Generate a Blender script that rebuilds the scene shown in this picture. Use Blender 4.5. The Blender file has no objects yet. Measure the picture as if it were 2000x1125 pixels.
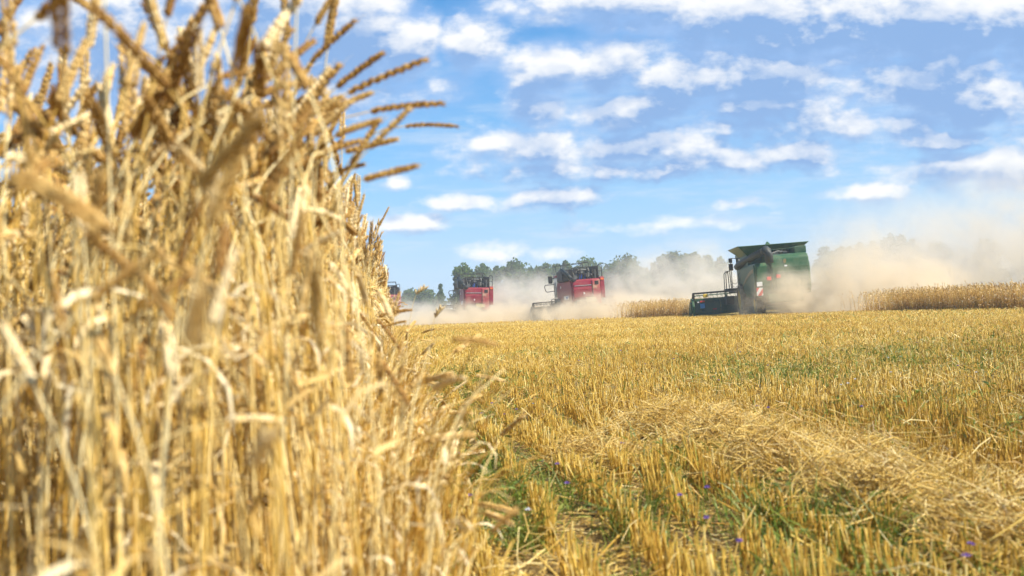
import bpy, math, random
import numpy as np
from mathutils import Vector, Matrix

R = math.radians
scene = bpy.context.scene
COL = scene.collection
rng = np.random.default_rng(7)
random.seed(7)

# ------------------------------------------------------------------ camera
FPX = 1944.0                       # focal length in pixels of a 2000 px wide frame (35 mm)
CAM_H = 0.68
cam_d = bpy.data.cameras.new('camera')
cam = bpy.data.objects.new('camera', cam_d)
COL.objects.link(cam)
cam_d.lens = 35.0
cam_d.sensor_width = 36.0
cam_d.clip_start = 0.02
cam_d.clip_end = 5000
cam_d.dof.use_dof = True
cam_d.dof.focus_distance = 15.0
cam_d.dof.aperture_fstop = 4.1
cam_d.dof.aperture_blades = 7
CROT = Matrix.Rotation(R(90 + 1.46), 3, 'X') @ Matrix.Rotation(R(-2.5), 3, 'Z')
cam.matrix_world = Matrix.Translation((0, 0, CAM_H)) @ CROT.to_4x4()
scene.camera = cam


def ray(px, py):
    return CROT @ Vector(((px - 1000) / FPX, -(py - 562.5) / FPX, -1.0))


def at(px, py, dist):              # world point on a pixel's ray at forward distance
    d = ray(px, py)
    return Vector((0, 0, CAM_H)) + d * (dist / d.y)


def ground(px, py):
    d = ray(px, py)
    return Vector((0, 0, CAM_H)) + d * (-CAM_H / d.z)


def gx(px, dist):                  # ground X under a pixel column at a distance
    h = 611.5 - (px - 1000) * 0.0437
    return at(px, h + CAM_H * FPX / dist, dist).x


# ------------------------------------------------------------------ sun, sky, exposure
SUN_EL, SUN_AZ = 50.0, 116.0       # azimuth clockwise from +Y
sd = bpy.data.lights.new('sun', 'SUN')
sd.energy = 5.0
sd.angle = R(0.5)
sd.color = (1.0, 0.94, 0.84)
sun = bpy.data.objects.new('sun', sd)
COL.objects.link(sun)
sdir = Vector((math.sin(R(SUN_AZ)) * math.cos(R(SUN_EL)), math.cos(R(SUN_AZ)) * math.cos(R(SUN_EL)), math.sin(R(SUN_EL))))
sun.rotation_euler = sdir.to_track_quat('Z', 'Y').to_euler()
scene.view_settings.view_transform = 'Standard'
scene.view_settings.look = 'None'
scene.view_settings.gamma = 1.0
scene.view_settings.exposure = 0.95
scene.cycles.use_denoising = True
scene.cycles.max_bounces = 8
scene.cycles.diffuse_bounces = 3
scene.cycles.glossy_bounces = 2
scene.cycles.transmission_bounces = 4
scene.cycles.volume_bounces = 3
scene.cycles.transparent_max_bounces = 8
scene.cycles.volume_step_rate = 2.0
scene.cycles.volume_max_steps = 128
scene.cycles.sample_clamp_indirect = 6.0


class NT:                          # small node-tree helper
    def __init__(self, tree):
        self.t = tree
        self.n = tree.nodes
        self.l = tree.links

    def node(self, typ, **kw):
        n = self.n.new(typ)
        for k, v in kw.items():
            setattr(n, k, v)
        return n

    def put(self, sock, val):
        if hasattr(val, 'is_output') or hasattr(val, 'links'):
            self.l.new(val, sock)
        else:
            sock.default_value = val

    def math(self, op, a, b=None, c=None, clamp=False):
        n = self.node('ShaderNodeMath', operation=op, use_clamp=clamp)
        self.put(n.inputs[0], a)
        if b is not None:
            self.put(n.inputs[1], b)
        if c is not None:
            self.put(n.inputs[2], c)
        return n.outputs[0]

    def vec(self, op, a, b=None, c=None):
        n = self.node('ShaderNodeVectorMath', operation=op)
        self.put(n.inputs[0], a)
        if b is not None:
            self.put(n.inputs[1], b)
        if c is not None:
            self.put(n.inputs[2], c)
        return n.outputs['Value'] if op == 'LENGTH' else n.outputs[0]

    def noise(self, vec, scale, detail=4, rough=0.55, dim='3D', dist=0.0):
        n = self.node('ShaderNodeTexNoise', noise_dimensions=dim)
        self.put(n.inputs['Vector'], vec)
        n.inputs['Scale'].default_value = scale
        n.inputs['Detail'].default_value = detail
        n.inputs['Roughness'].default_value = rough
        n.inputs['Distortion'].default_value = dist
        return n.outputs['Fac']

    def step(self, v, a, b, lo=0.0, hi=1.0, smooth=True):
        n = self.node('ShaderNodeMapRange', interpolation_type='SMOOTHSTEP' if smooth else 'LINEAR')
        self.put(n.inputs['Value'], v)
        n.inputs['From Min'].default_value = a
        n.inputs['From Max'].default_value = b
        n.inputs['To Min'].default_value = lo
        n.inputs['To Max'].default_value = hi
        return n.outputs['Result']

    def mix(self, f, a, b, blend='MIX'):
        n = self.node('ShaderNodeMix', data_type='RGBA', blend_type=blend)
        self.put(n.inputs[0], f)
        self.put(n.inputs[6], a)
        self.put(n.inputs[7], b)
        return n.outputs[2]

    def ramp(self, f, stops):
        n = self.node('ShaderNodeValToRGB')
        self.put(n.inputs[0], f)
        e = n.color_ramp.elements
        while len(e) < len(stops):
            e.new(0.5)
        for i, (p, c) in enumerate(stops):
            e[i].position = p
            e[i].color = (*c, 1)
        return n.outputs[0]


def rgb(r, g, b):
    return (r, g, b, 1.0)


world = bpy.data.worlds.new('World')
scene.world = world
world.use_nodes = True
W = NT(world.node_tree)
W.n.clear()
sky = W.node('ShaderNodeTexSky', sky_type='NISHITA')
sky.sun_disc = False
sky.sun_elevation = R(SUN_EL)
sky.sun_rotation = R(SUN_AZ)
sky.air_density = 1.0
sky.dust_density = 0.3
sky.ozone_density = 3.0

# cloud field in gnomonic direction coordinates (x/|y|, z/|y|): (px, py, rx, ry, weight)
CLOUDS = [
    (540, 60, 190, 115, 1.15), (690, 75, 120, 100, 1.1), (800, 85, 62, 58, 1.0), (430, 120, 150, 120, .9), (250, 90, 220, 160, .75), (600, 170, 240, 60, .55),
    (925, 86, 62, 46, .95),
    (1200, 2, 240, 38, .85), (1480, 20, 300, 52, .95), (1830, 35, 260, 70, 1.1), (1560, 85, 420, 42, .6), (2050, 60, 120, 90, 1.0),
    (1075, 138, 95, 44, 1.0), (1190, 130, 90, 48, .95), (1330, 150, 180, 44, .85), (1500, 150, 160, 42, .9), (1620, 112, 170, 26, .7),
    (1810, 158, 140, 60, 1.15), (1900, 195, 130, 52, 1.0), (1700, 180, 90, 34, .8),
    (1230, 216, 125, 36, 1.0), (1055, 208, 60, 38, .7), (1520, 205, 190, 38, .8), (1750, 240, 330, 34, .62), (1420, 250, 300, 26, .5),
    (955, 288, 55, 20, .95), (1050, 290, 160, 36, .75), (1260, 285, 150, 34, .9), (1400, 320, 160, 26, .65), (1565, 297, 105, 32, .9), (1120, 330, 240, 26, .6),
    (1090, 386, 110, 22, .85), (895, 394, 85, 18, .75), (1920, 328, 190, 38, .9), (1850, 270, 180, 26, .6), (790, 441, 90, 18, .8), (775, 358, 30, 14, .8),
    (1700, 376, 90, 18, .7), (965, 496, 70, 18, .7), (1450, 400, 60, 12, .6), (1080, 500, 60, 12, .55), (1300, 440, 160, 14, .4),
]


def cloud_group():
    g = bpy.data.node_groups.new('cloud_field', 'ShaderNodeTree')
    g.interface.new_socket('P', in_out='INPUT', socket_type='NodeSocketVector')
    g.interface.new_socket('F', in_out='OUTPUT', socket_type='NodeSocketFloat')
    g.interface.new_socket('B', in_out='OUTPUT', socket_type='NodeSocketFloat')
    G = NT(g)
    gi = G.node('NodeGroupInput')
    go = G.node('NodeGroupOutput')
    p = gi.outputs[0]
    # puff the outlines
    wn = G.node('ShaderNodeTexNoise')
    G.put(wn.inputs['Vector'], p)
    wn.inputs['Scale'].default_value = 14
    wn.inputs['Detail'].default_value = 3
    off = G.vec('MULTIPLY', G.vec('SUBTRACT', wn.outputs['Color'], (.5, .5, .5)), (.035, .018, 0))
    q = G.vec('ADD', p, off)
    acc = None
    for (px, py, rx, ry, w) in CLOUDS:
        d = ray(px, py)
        cx, cy = d.x / d.y, d.z / d.y
        sx, sy = FPX / (rx * 1.2), FPX / (ry * 1.35)
        L = G.vec('LENGTH', G.vec('MULTIPLY_ADD', q, (sx, sy, 0), (-cx * sx, -cy * sy, 0)))
        v = G.math('MULTIPLY_ADD', L, -w, w)
        acc = v if acc is None else G.math('SMOOTH_MAX', acc, v, 0.12)
    n1 = G.noise(G.vec('MULTIPLY', p, (1, 1.6, 1)), 22, 10, 0.60)
    n2 = G.noise(G.vec('MULTIPLY', p, (1, 2.6, 1)), 6.5, 6, 0.6)
    f = G.math('MULTIPLY_ADD', G.math('SUBTRACT', n1, .44), 1.3, acc)
    f = G.math('MULTIPLY_ADD', G.math('SUBTRACT', n2, .5), .8, f)
    vo = G.node('ShaderNodeTexVoronoi', voronoi_dimensions='2D', feature='F1')
    G.put(vo.inputs['Vector'], G.vec('ADD', G.vec('MULTIPLY', p, (1, 1.35, 1)), G.vec('MULTIPLY', G.vec('SUBTRACT', wn.outputs['Color'], (.5, .5, .5)), (.03, .03, 0))))
    vo.inputs['Scale'].default_value = 24
    vo.inputs['Detail'].default_value = 2.0
    vo.inputs['Roughness'].default_value = .55
    f = G.math('MULTIPLY_ADD', G.math('SUBTRACT', .52, vo.outputs['Distance']), .30, f)
    G.l.new(f, go.inputs[0])
    G.l.new(acc, go.inputs[1])
    return g


cg = cloud_group()
dirv = W.node('ShaderNodeTexCoord').outputs['Generated']
sp = W.node('ShaderNodeSeparateXYZ')
W.l.new(dirv, sp.inputs[0])
ay = W.math('MAXIMUM', W.math('ABSOLUTE', sp.outputs[1]), 0.02)
cmb = W.node('ShaderNodeCombineXYZ')
W.put(cmb.inputs[0], W.math('DIVIDE', sp.outputs[0], ay))
W.put(cmb.inputs[1], W.math('DIVIDE', sp.outputs[2], ay))
P0 = cmb.outputs[0]
P0y = W.math('DIVIDE', sp.outputs[2], ay)


def field(off):
    n = W.node('ShaderNodeGroup')
    n.node_tree = cg
    W.put(n.inputs[0], W.vec('ADD', P0, off) if off else P0)
    return n.outputs


f0 = field(None)
f1 = field((.004, .013, 0))
f2 = field((.006, .034, 0))
mask = W.step(f0[0], -0.10, 0.54)
veil = W.step(W.math('MULTIPLY_ADD', f0[0], .3, f0[1]), -0.62, 0.5, 0.0, 0.95)
relief = W.step(W.math('SUBTRACT', f0[0], f1[0]), -.30, .34, 1.0, 0.0)
occ = W.math('ADD', W.step(f1[0], 0.05, .9, 0, .5), W.step(f2[0], 0.0, .75, 0, .7), clamp=True)
shade = W.math('MULTIPLY_ADD', relief, .5, W.math('MULTIPLY', occ, .85), clamp=True)
SKY_K = 0.090
lp = W.vec('MULTIPLY', sky.outputs[0], (SKY_K, SKY_K, SKY_K))
hs = W.node('ShaderNodeHueSaturation')
hs.inputs['Saturation'].default_value = 1.46
hs.inputs['Hue'].default_value = 0.497
hs.inputs['Value'].default_value = 1.0
W.put(hs.inputs['Color'], lp)
lowsky = W.step(P0y, 0.0, .29, .82, 0.0)
base = W.mix(lowsky, hs.outputs[0], rgb(.175, .295, .49))
ccol = W.mix(shade, rgb(.54, .54, .54), rgb(.135, .235, .415))
veil = W.math('MULTIPLY', veil, W.step(P0y, .08, .24))
veil = W.math('MULTIPLY', veil, W.step(W.noise(W.vec('MULTIPLY', P0, (1.2, 3.4, 1)), 9, 6, .6), .3, .68, .55, 1.0))
c1 = W.mix(veil, base, rgb(.205, .305, .49))
streak = W.step(W.noise(W.vec('MULTIPLY', P0, (3.0, 17.0, 1)), 2.2, 6, .62), .46, .72, 0, .6)
streak = W.math('MULTIPLY', streak, W.math('MULTIPLY', W.step(P0y, .34, .12), W.step(P0y, -.01, .05)))
c1 = W.mix(streak, c1, rgb(.36, .42, .50))
c2 = W.mix(mask, c1, ccol)
bg = W.node('ShaderNodeBackground')
bg.inputs['Strength'].default_value = 1.0
W.put(bg.inputs['Color'], c2)
wo = W.node('ShaderNodeOutputWorld')
W.l.new(bg.outputs[0], wo.inputs['Surface'])
world.cycles.sampling_method = 'MANUAL'
world.cycles.sample_map_resolution = 512


# ------------------------------------------------------------------ materials
def material(name):
    m = bpy.data.materials.new(name)
    m.use_nodes = True
    t = NT(m.node_tree)
    t.n.clear()
    out = t.node('ShaderNodeOutputMaterial')
    return m, t, out


def principled(t, out, col, rough=.6, metal=0.0, spec=.4):
    b = t.node('ShaderNodeBsdfPrincipled')
    t.put(b.inputs['Base Color'], col)
    t.put(b.inputs['Roughness'], rough)
    t.put(b.inputs['Metallic'], metal)
    b.inputs['Specular IOR Level'].default_value = spec
    t.l.new(b.outputs[0], out.inputs['Surface'])
    return b


def plant_mat(name, stops, trans=.35, gloss=.12, rough=.45):
    m, t, out = material(name)
    a = t.node('ShaderNodeAttribute', attribute_name='tint')
    geo = t.node('ShaderNodeNewGeometry')
    n = t.noise(geo.outputs['Position'], 60, 2)
    f = t.math('MULTIPLY_ADD', t.math('SUBTRACT', n, .5), .5, a.outputs['Fac'], clamp=True)
    col = t.ramp(f, stops)
    d = t.node('ShaderNodeBsdfDiffuse')
    t.put(d.inputs[0], col)
    tr = t.node('ShaderNodeBsdfTranslucent')
    t.put(tr.inputs[0], col)
    g = t.node('ShaderNodeBsdfGlossy')
    g.inputs['Roughness'].default_value = rough
    g.inputs[0].default_value = (.9, .86, .75, 1)
    mx = t.node('ShaderNodeMixShader')
    mx.inputs[0].default_value = trans
    t.l.new(d.outputs[0], mx.inputs[1])
    t.l.new(tr.outputs[0], mx.inputs[2])
    fr = t.node('ShaderNodeFresnel')
    fr.inputs[0].default_value = 1.4
    mg = t.node('ShaderNodeMixShader')
    t.put(mg.inputs[0], t.math('MULTIPLY', fr.outputs[0], gloss * 4))
    t.l.new(mx.outputs[0], mg.inputs[1])
    t.l.new(g.outputs[0], mg.inputs[2])
    t.l.new(mg.outputs[0], out.inputs['Surface'])
    return m


M = {}
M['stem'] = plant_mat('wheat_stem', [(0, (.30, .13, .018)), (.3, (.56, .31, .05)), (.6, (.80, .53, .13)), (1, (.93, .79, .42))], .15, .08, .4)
M['ear'] = plant_mat('wheat_ear', [(0, (.26, .13, .036)), (.4, (.50, .30, .088)), (.75, (.74, .51, .19)), (1, (.88, .71, .40))], .12, .05)
M['leaf'] = plant_mat('dry_leaf', [(0, (.36, .19, .035)), (.5, (.66, .46, .16)), (1, (.90, .77, .48))], .3, .03)
M['stubble'] = plant_mat('stubble_straw', [(0, (.36, .185, .025)), (.4, (.60, .365, .06)), (.75, (.74, .51, .10)), (1, (.86, .69, .28))], .12, .2, .35)
M['straw'] = plant_mat('loose_straw', [(0, (.46, .26, .04)), (.4, (.68, .44, .09)), (.75, (.80, .57, .15)), (1, (.90, .73, .33))], .15, .25, .35)
M['weed'] = plant_mat('green_weed', [(0, (.055, .095, .012)), (.5, (.14, .20, .03)), (1, (.32, .34, .07))], .4, .015)
M['petal'] = plant_mat('violet_petal', [(0, (.14, .075, .34)), (.5, (.22, .13, .44)), (1, (.38, .26, .56))], .4, .02)
M['white_petal'] = plant_mat('white_petal', [(0, (.6, .62, .68)), (1, (.85, .85, .85))], .35, .02)
M['crown'] = plant_mat('tree_leaf', [(0, (.022, .042, .012)), (.5, (.045, .08, .022)), (1, (.075, .11, .035))], .2, .0)
M['bark'] = plant_mat('tree_bark', [(0, (.08, .06, .045)), (1, (.2, .18, .15))], 0, .02)


def paint(name, col, dust=.3, rough=.42, metal=0.0, dustcol=(.42, .33, .2)):
    m, t, out = material(name)
    geo = t.node('ShaderNodeNewGeometry')
    tc = t.node('ShaderNodeTexCoord')
    n = t.noise(tc.outputs['Object'], 2.3, 6, .65)
    n2 = t.noise(tc.outputs['Object'], 14, 4, .6)
    sx = t.node('ShaderNodeSeparateXYZ')
    t.l.new(geo.outputs['Normal'], sx.inputs[0])
    up = t.math('MULTIPLY', t.math('MAXIMUM', sx.outputs[2], 0), .5)
    f = t.math('MULTIPLY', t.math('ADD', t.step(n, .38, .72), t.math('ADD', up, t.step(n2, .5, .8, 0, .35))), dust, clamp=True)
    c = t.mix(f, rgb(*col), rgb(*dustcol))
    r = t.math('ADD', t.math('MULTIPLY', f, .4), rough, clamp=True)
    principled(t, out, c, r, metal, .28)
    return m


M['green'] = paint('green_paint', (.008, .074, .025), .12)
M['green_dark'] = paint('dark_green_paint', (.009, .064, .030), .12)
M['red'] = paint('red_paint', (.21, .003, .022), .12)
M['red_dusty'] = paint('dusty_red_grille', (.36, .03, .05), .75)
M['black'] = paint('black_metal', (.010, .010, .011), .06, .55)
M['rubber'] = paint('rubber', (.015, .015, .015), .8, .8)
M['grey'] = paint('grey_metal', (.10, .11, .105), .2, .5, .1)
M['auger_grey'] = paint('auger_metal', (.022, .028, .026), .03, .55, .0)
M['steel'] = paint('bright_steel', (.5, .5, .5), .2, .35, .6)
M['white'] = paint('white_paint', (.75, .75, .74), .15)
M['yellow'] = paint('yellow_paint', (.60, .40, .03), .2)
M['stripe'] = paint('tan_stripe', (.20, .155, .06), .15)
M['blue'] = paint('blue_paint', (.02, .10, .42), .1)
M['skyblue'] = paint('pale_blue_plate', (.06, .30, .55), .1)
M['orange'] = paint('orange_plastic', (.7, .14, .02), .1)
M['redlight'] = paint('red_lens', (.65, .03, .03), .1, .2)


def glass_mat():
    m, t, out = material('cab_glass')
    principled(t, out, rgb(.16, .21, .22), .08, 0, .8)
    return m


M['glass'] = glass_mat()


def stripe_mat():
    m, t, out = material('warning_stripes')
    tc = t.node('ShaderNodeTexCoord')
    s = t.node('ShaderNodeSeparateXYZ')
    t.l.new(tc.outputs['Object'], s.inputs[0])
    v = t.math('FRACT', t.math('MULTIPLY', t.math('ADD', s.outputs[0], t.math('MULTIPLY', s.outputs[2], -.75)), 2.6))
    c = t.mix(t.math('GREATER_THAN', v, .5), rgb(.62, .05, .05), rgb(.75, .73, .7))
    principled(t, out, c, .5)
    return m


M['warning'] = stripe_mat()


def soil():
    m, t, out = material('field_soil')
    geo = t.node('ShaderNodeNewGeometry')
    pos = geo.outputs['Position']
    n1 = t.noise(pos, 1.3, 6, .6)
    n2 = t.noise(pos, 35, 4, .7)
    near = t.ramp(t.math('MULTIPLY_ADD', t.math('SUBTRACT', n2, .5), .7, n1),
                  [(.25, (.06, .038, .016)), (.42, (.13, .085, .03)), (.58, (.24, .155, .05)), (.8, (.40, .28, .09))])
    n3 = t.noise(t.vec('MULTIPLY', pos, (1, .25, 1)), .6, 5, .6)
    far = t.ramp(t.math('MULTIPLY_ADD', t.math('SUBTRACT', n2, .5), .5, n3),
                 [(.3, (.30, .20, .045)), (.5, (.42, .30, .07)), (.7, (.50, .38, .11))])
    sx = t.node('ShaderNodeSeparateXYZ')
    t.l.new(pos, sx.inputs[0])
    c = t.mix(t.step(sx.outputs[1], 4, 24), near, far)
    b = principled(t, out, c, .95, 0, .1)
    bp = t.node('ShaderNodeBump')
    bp.inputs['Strength'].default_value = .7
    bp.inputs['Distance'].default_value = .03
    t.put(bp.inputs['Height'], n2)
    t.l.new(bp.outputs[0], b.inputs['Normal'])
    return m


M['soil'] = soil()


# ------------------------------------------------------------------ object helpers
def tag(o, label=None, cat=None, group=None, kind=None):
    if label:
        o['label'] = label
    if cat:
        o['category'] = cat
    if group:
        o['group'] = group
    if kind:
        o['kind'] = kind
    return o


def empty(name, loc, rot=(0, 0, 0)):
    o = bpy.data.objects.new(name, None)
    o.location = loc
    o.rotation_euler = rot
    o.empty_display_size = .2
    COL.objects.link(o)
    return o


def np_mesh(name, V, F, mats, matidx=None, tint=None, smooth=False, parent=None):
    """one object from numpy vertices (n,3) and quads (m,4)"""
    me = bpy.data.meshes.new(name)
    V = np.ascontiguousarray(V, dtype=np.float32)
    F = np.ascontiguousarray(F, dtype=np.int32)
    me.vertices.add(len(V))
    me.vertices.foreach_set('co', V.ravel())
    me.loops.add(F.size)
    me.loops.foreach_set('vertex_index', F.ravel())
    me.polygons.add(len(F))
    me.polygons.foreach_set('loop_start', np.arange(0, F.size, F.shape[1], dtype=np.int32))
    for m in mats:
        me.materials.append(m)
    if matidx is not None:
        me.polygons.foreach_set('material_index', np.ascontiguousarray(matidx, dtype=np.int32))
    if smooth:
        me.polygons.foreach_set('use_smooth', np.ones(len(F), dtype=bool))
    if tint is not None:
        a = me.attributes.new('tint', 'FLOAT', 'POINT')
        a.data.foreach_set('value', np.ascontiguousarray(tint, dtype=np.float32))
    me.update(calc_edges=True)
    o = bpy.data.objects.new(name, me)
    COL.objects.link(o)
    if parent is not None:
        o.parent = parent
    return o


def frames(P):
    """two unit normals for every point of a path (k,3)"""
    T = np.gradient(P, axis=0)
    T /= np.linalg.norm(T, axis=1, keepdims=True) + 1e-9
    ref = np.where(np.abs(T[:, 2:3]) > .9, np.array([[1., 0, 0]]), np.array([[0, 0, 1.]]))
    ref = np.tile(ref[:1], (len(P), 1)) if np.all(np.abs(T @ ref[0]) < .95) else ref
    A = np.cross(T, ref)
    A /= np.linalg.norm(A, axis=1, keepdims=True) + 1e-9
    return T, A, np.cross(T, A)


def tube(P, rad, n):
    P = np.asarray(P, float)
    k = len(P)
    rad = np.broadcast_to(np.asarray(rad, float), (k,))
    T, A, B = frames(P)
    a = np.arange(n) * 2 * math.pi / n
    V = P[:, None] + rad[:, None, None] * (np.cos(a)[None, :, None] * A[:, None] + np.sin(a)[None, :, None] * B[:, None])
    i = np.arange(k - 1)[:, None] * n
    j = np.arange(n)[None]
    j2 = (j + 1) % n
    F = np.stack([i + j, i + j2, i + n + j2, i + n + j], -1).reshape(-1, 4)
    return V.reshape(-1, 3), F


def ribbon(P, width, side):
    P = np.asarray(P, float)
    w = np.asarray(width, float)[:, None] * np.asarray(side, float)
    V = np.stack([P - w, P + w], 1).reshape(-1, 3)
    i = np.arange(len(P) - 1) * 2
    F = np.stack([i, i + 1, i + 3, i + 2], -1)
    return V, F


class Acc:                          # accumulates quads with a material slot and a tint
    def __init__(self):
        self.V, self.F, self.Mi, self.T, self.n = [], [], [], [], 0

    def add(self, V, F, mi=0, tint=.5):
        self.V.append(np.asarray(V, float))
        self.F.append(np.asarray(F) + self.n)
        self.Mi.append(np.full(len(F), mi))
        self.T.append(np.broadcast_to(np.asarray(tint, float), (len(V),)))
        self.n += len(V)

    def done(self):
        return np.concatenate(self.V), np.concatenate(self.F), np.concatenate(self.Mi), np.concatenate(self.T)


# ------------------------------------------------------------------ ground
gs = 2600
gv = np.array([[-gs, -60, 0], [gs, -60, 0], [gs, gs, 0], [-gs, gs, 0]], float)
ground_o = np_mesh('ground', gv, np.array([[0, 1, 2, 3]]), [M['soil']])
tag(ground_o, kind='structure')

# ------------------------------------------------------------------ wheat
ROW = math.atan2(766 - 1000, FPX)            # the drill rows run a little left of the view
RV = np.array([math.sin(ROW), math.cos(ROW), 0])
RU = np.array([math.cos(ROW), -math.sin(ROW), 0])


def uv(u, v, z=0.0):
    return np.asarray(u)[..., None] * RU + np.asarray(v)[..., None] * RV + np.asarray(z)[..., None] * np.array([0, 0, 1.])


def smooth(x):
    x = np.clip(x, 0, 1)
    return x * x * (3 - 2 * x)


def add_ear(acc, P, r, lod, mi, t, widthdir=None):
    """ear of wheat along path P: two ranks of plump spikelets round a rachis"""
    if lod >= 2:
        k = len(P)
        rad = r * np.array([.45, .95, 1.05, .9, .72, .2][:k]) if k <= 6 else r * np.interp(np.linspace(0, 1, k), [0, .2, .6, .9, 1], [.4, 1, .95, .6, .15])
        V, F = tube(P, rad, 4)
        acc.add(V, F, mi, t)
        return
    n = 19 if lod == 0 else 12
    s = np.linspace(0, 1, len(P))
    T, A, B = frames(P)
    for i in range(n):
        q = (i + .3 + random.uniform(-.25, .25)) / n
        c = np.array([np.interp(q, s, P[:, a]) for a in range(3)])
        tt = np.array([np.interp(q, s, T[:, a]) for a in range(3)])
        aa = np.array([np.interp(q, s, A[:, a]) for a in range(3)])
        bb = np.array([np.interp(q, s, B[:, a]) for a in range(3)])
        sg = 1 if i % 2 else -1
        fat = 1.0 if q < .75 else 1.0 - (q - .75) * 1.6
        L = r * (2.9 if lod == 0 else 4.2) * (.8 + .2 * fat)
        for (sa, sb) in (((sg * 1.0, .35), (sg * .75, -.55)) if lod == 0 else ((sg * .9, random.uniform(-.4, .4)),)):
            o = aa * sa + bb * sb
            base = c + o * r * .25
            d = tt * random.uniform(.86, .95) + o * random.uniform(.26, .44)
            tip = base + d * L
            path = np.stack([base, base + d * L * .32 + o * r * .18, base + d * L * .7 + o * r * .1, tip])
            V, F = tube(path, np.array([.18, .62, .5, .04]) * r * fat * random.uniform(.85, 1.15), 4)
            acc.add(V, F, mi, np.clip(t + random.uniform(-.18, .22), 0, 1))
        if lod == 0 and random.random() < .4:
            d = tt * .9 + aa * sg * .4
            b0 = c + aa * sg * r * .6 + tt * L * .8
            V, F = tube(np.stack([b0, b0 + d * r * 2.2, b0 + d * r * 4.6]), [r * .06, r * .045, r * .01], 3)
            acc.add(V, F, mi, .85)


def add_leaf(acc, p, az, length, width, droop, mi, t, n=6, up=.9):
    th = up
    P = [np.array(p, float)]
    h = np.array([math.cos(az), math.sin(az), 0])
    for i in range(n):
        th -= droop / n * (1 + i * .4)
        P.append(P[-1] + (h * math.cos(th) + np.array([0, 0, math.sin(th)])) * length / n)
    P = np.array(P)
    tw = np.linspace(0, random.uniform(-2.2, 2.2), n + 1)
    side0 = np.array([-math.sin(az), math.cos(az), 0])
    side = np.cos(tw)[:, None] * side0 + np.sin(tw)[:, None] * np.array([0, 0, 1.])
    w = width * np.interp(np.linspace(0, 1, n + 1), [0, .15, .6, 1], [.5, 1, .8, .05])
    V, F = ribbon(P, w / 2, side)
    acc.add(V, F, mi, t)


def stalk_paths(H, lean, nod, earL, wob, k):
    s = np.linspace(0, 1, k)
    th = lean * (.3 + .7 * s) + nod * smooth((s - .62) / .38) ** 1.5
    ph = wob * np.sin(s * 5)
    ds = H / (k - 1)
    d = np.stack([np.sin(th) * np.cos(ph), np.sin(th) * np.sin(ph), np.cos(th)], 1)
    P = np.concatenate([[[0, 0, 0]], np.cumsum((d[:-1] + d[1:]) / 2 * ds, 0)])
    m = 7
    th2 = th[-1] + np.linspace(0, random.uniform(-.05, .16) + .12 * nod, m)
    d2 = np.stack([np.sin(th2) * np.cos(ph[-1]), np.sin(th2) * np.sin(ph[-1]), np.cos(th2)], 1)
    E = P[-1] + np.concatenate([[[0, 0, 0]], np.cumsum((d2[:-1] + d2[1:]) / 2 * earL / (m - 1), 0)])
    return P, E


def wheat_variant(lod, nodmax=2.4, leaves=True, fat=1.0):
    acc = Acc()
    H = random.uniform(.80, .93)
    nod = random.choice([random.uniform(.0, .5), random.uniform(.1, .7), random.uniform(.4, 1.2), random.uniform(1.0, nodmax)])
    P, E = stalk_paths(H, random.uniform(-.04, .2), nod, random.uniform(.062, .092), random.uniform(-.5, .5), (16, 8, 6)[lod])
    t = random.random()
    r0 = .0017 if lod == 0 else .0022
    t = t * .4 if fat > 1 else t
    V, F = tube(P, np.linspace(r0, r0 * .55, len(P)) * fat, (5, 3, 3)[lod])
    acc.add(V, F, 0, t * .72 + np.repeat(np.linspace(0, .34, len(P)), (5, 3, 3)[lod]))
    add_ear(acc, E if lod < 2 else E[::2], .0042 if lod == 0 else .0056 * (1 + (fat - 1) * .6), lod, 1, random.random())
    if leaves:
        for j in range((2, 2, 1)[lod]):
            q = random.choice([.28, .45, .6, .72])
            i = int(q * (len(P) - 1))
            add_leaf(acc, P[i], random.uniform(0, 6.28), random.uniform(.12, .28), random.uniform(.006, .011) * (1 + .3 * lod) * fat,
                     random.uniform(1.2, 3.4), 2, random.random(), (7, 4, 3)[lod], random.uniform(.5, 1.3))
    return acc.done()


def bake(variants, base, yaw, scale, tilt=None, env=None):
    """copies of the variants as one vertex / face set"""
    n = len(base)
    pick = rng.integers(0, len(variants), n)
    Vs, Fs, Ms, Ts, off = [], [], [], [], 0
    for vi, (V, F, Mi, T) in enumerate(variants):
        ix = np.nonzero(pick == vi)[0]
        if len(ix) == 0:
            continue
        c, s = np.cos(yaw[ix]), np.sin(yaw[ix])
        sc = scale[ix]
        X = (V[None, :, 0] * c[:, None] - V[None, :, 1] * s[:, None]) * sc[:, None]
        Y = (V[None, :, 0] * s[:, None] + V[None, :, 1] * c[:, None]) * sc[:, None]
        Z = V[None, :, 2] * sc[:, None]
        if tilt is not None:
            X = X + Z * tilt[ix, 0][:, None]
            Y = Y + Z * tilt[ix, 1][:, None]
        VV = np.stack([X, Y, Z], -1) + base[ix][:, None]
        if env is not None:
            uu = VV[..., 0] * RU[0] + VV[..., 1] * RU[1]
            ok = (uu - np.interp(VV[..., 2], env[0], env[1])).max(1) < rng.normal(0, .012, len(ix))
            VV, ix = VV[ok], ix[ok]
            if len(ix) == 0:
                continue
        Vs.append(VV.reshape(-1, 3))
        FF = F[None] + (np.arange(len(ix)) * len(V))[:, None, None] + off
        Fs.append(FF.reshape(-1, 4))
        Ms.append(np.tile(Mi, len(ix)))
        d = rng.uniform(-.22, .32, len(ix))
        Ts.append(np.clip(T[None] + d[:, None], 0, 1).ravel())
        off += len(ix) * len(V)
    return np.concatenate(Vs), np.concatenate(Fs), np.concatenate(Ms), np.concatenate(Ts)


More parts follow.
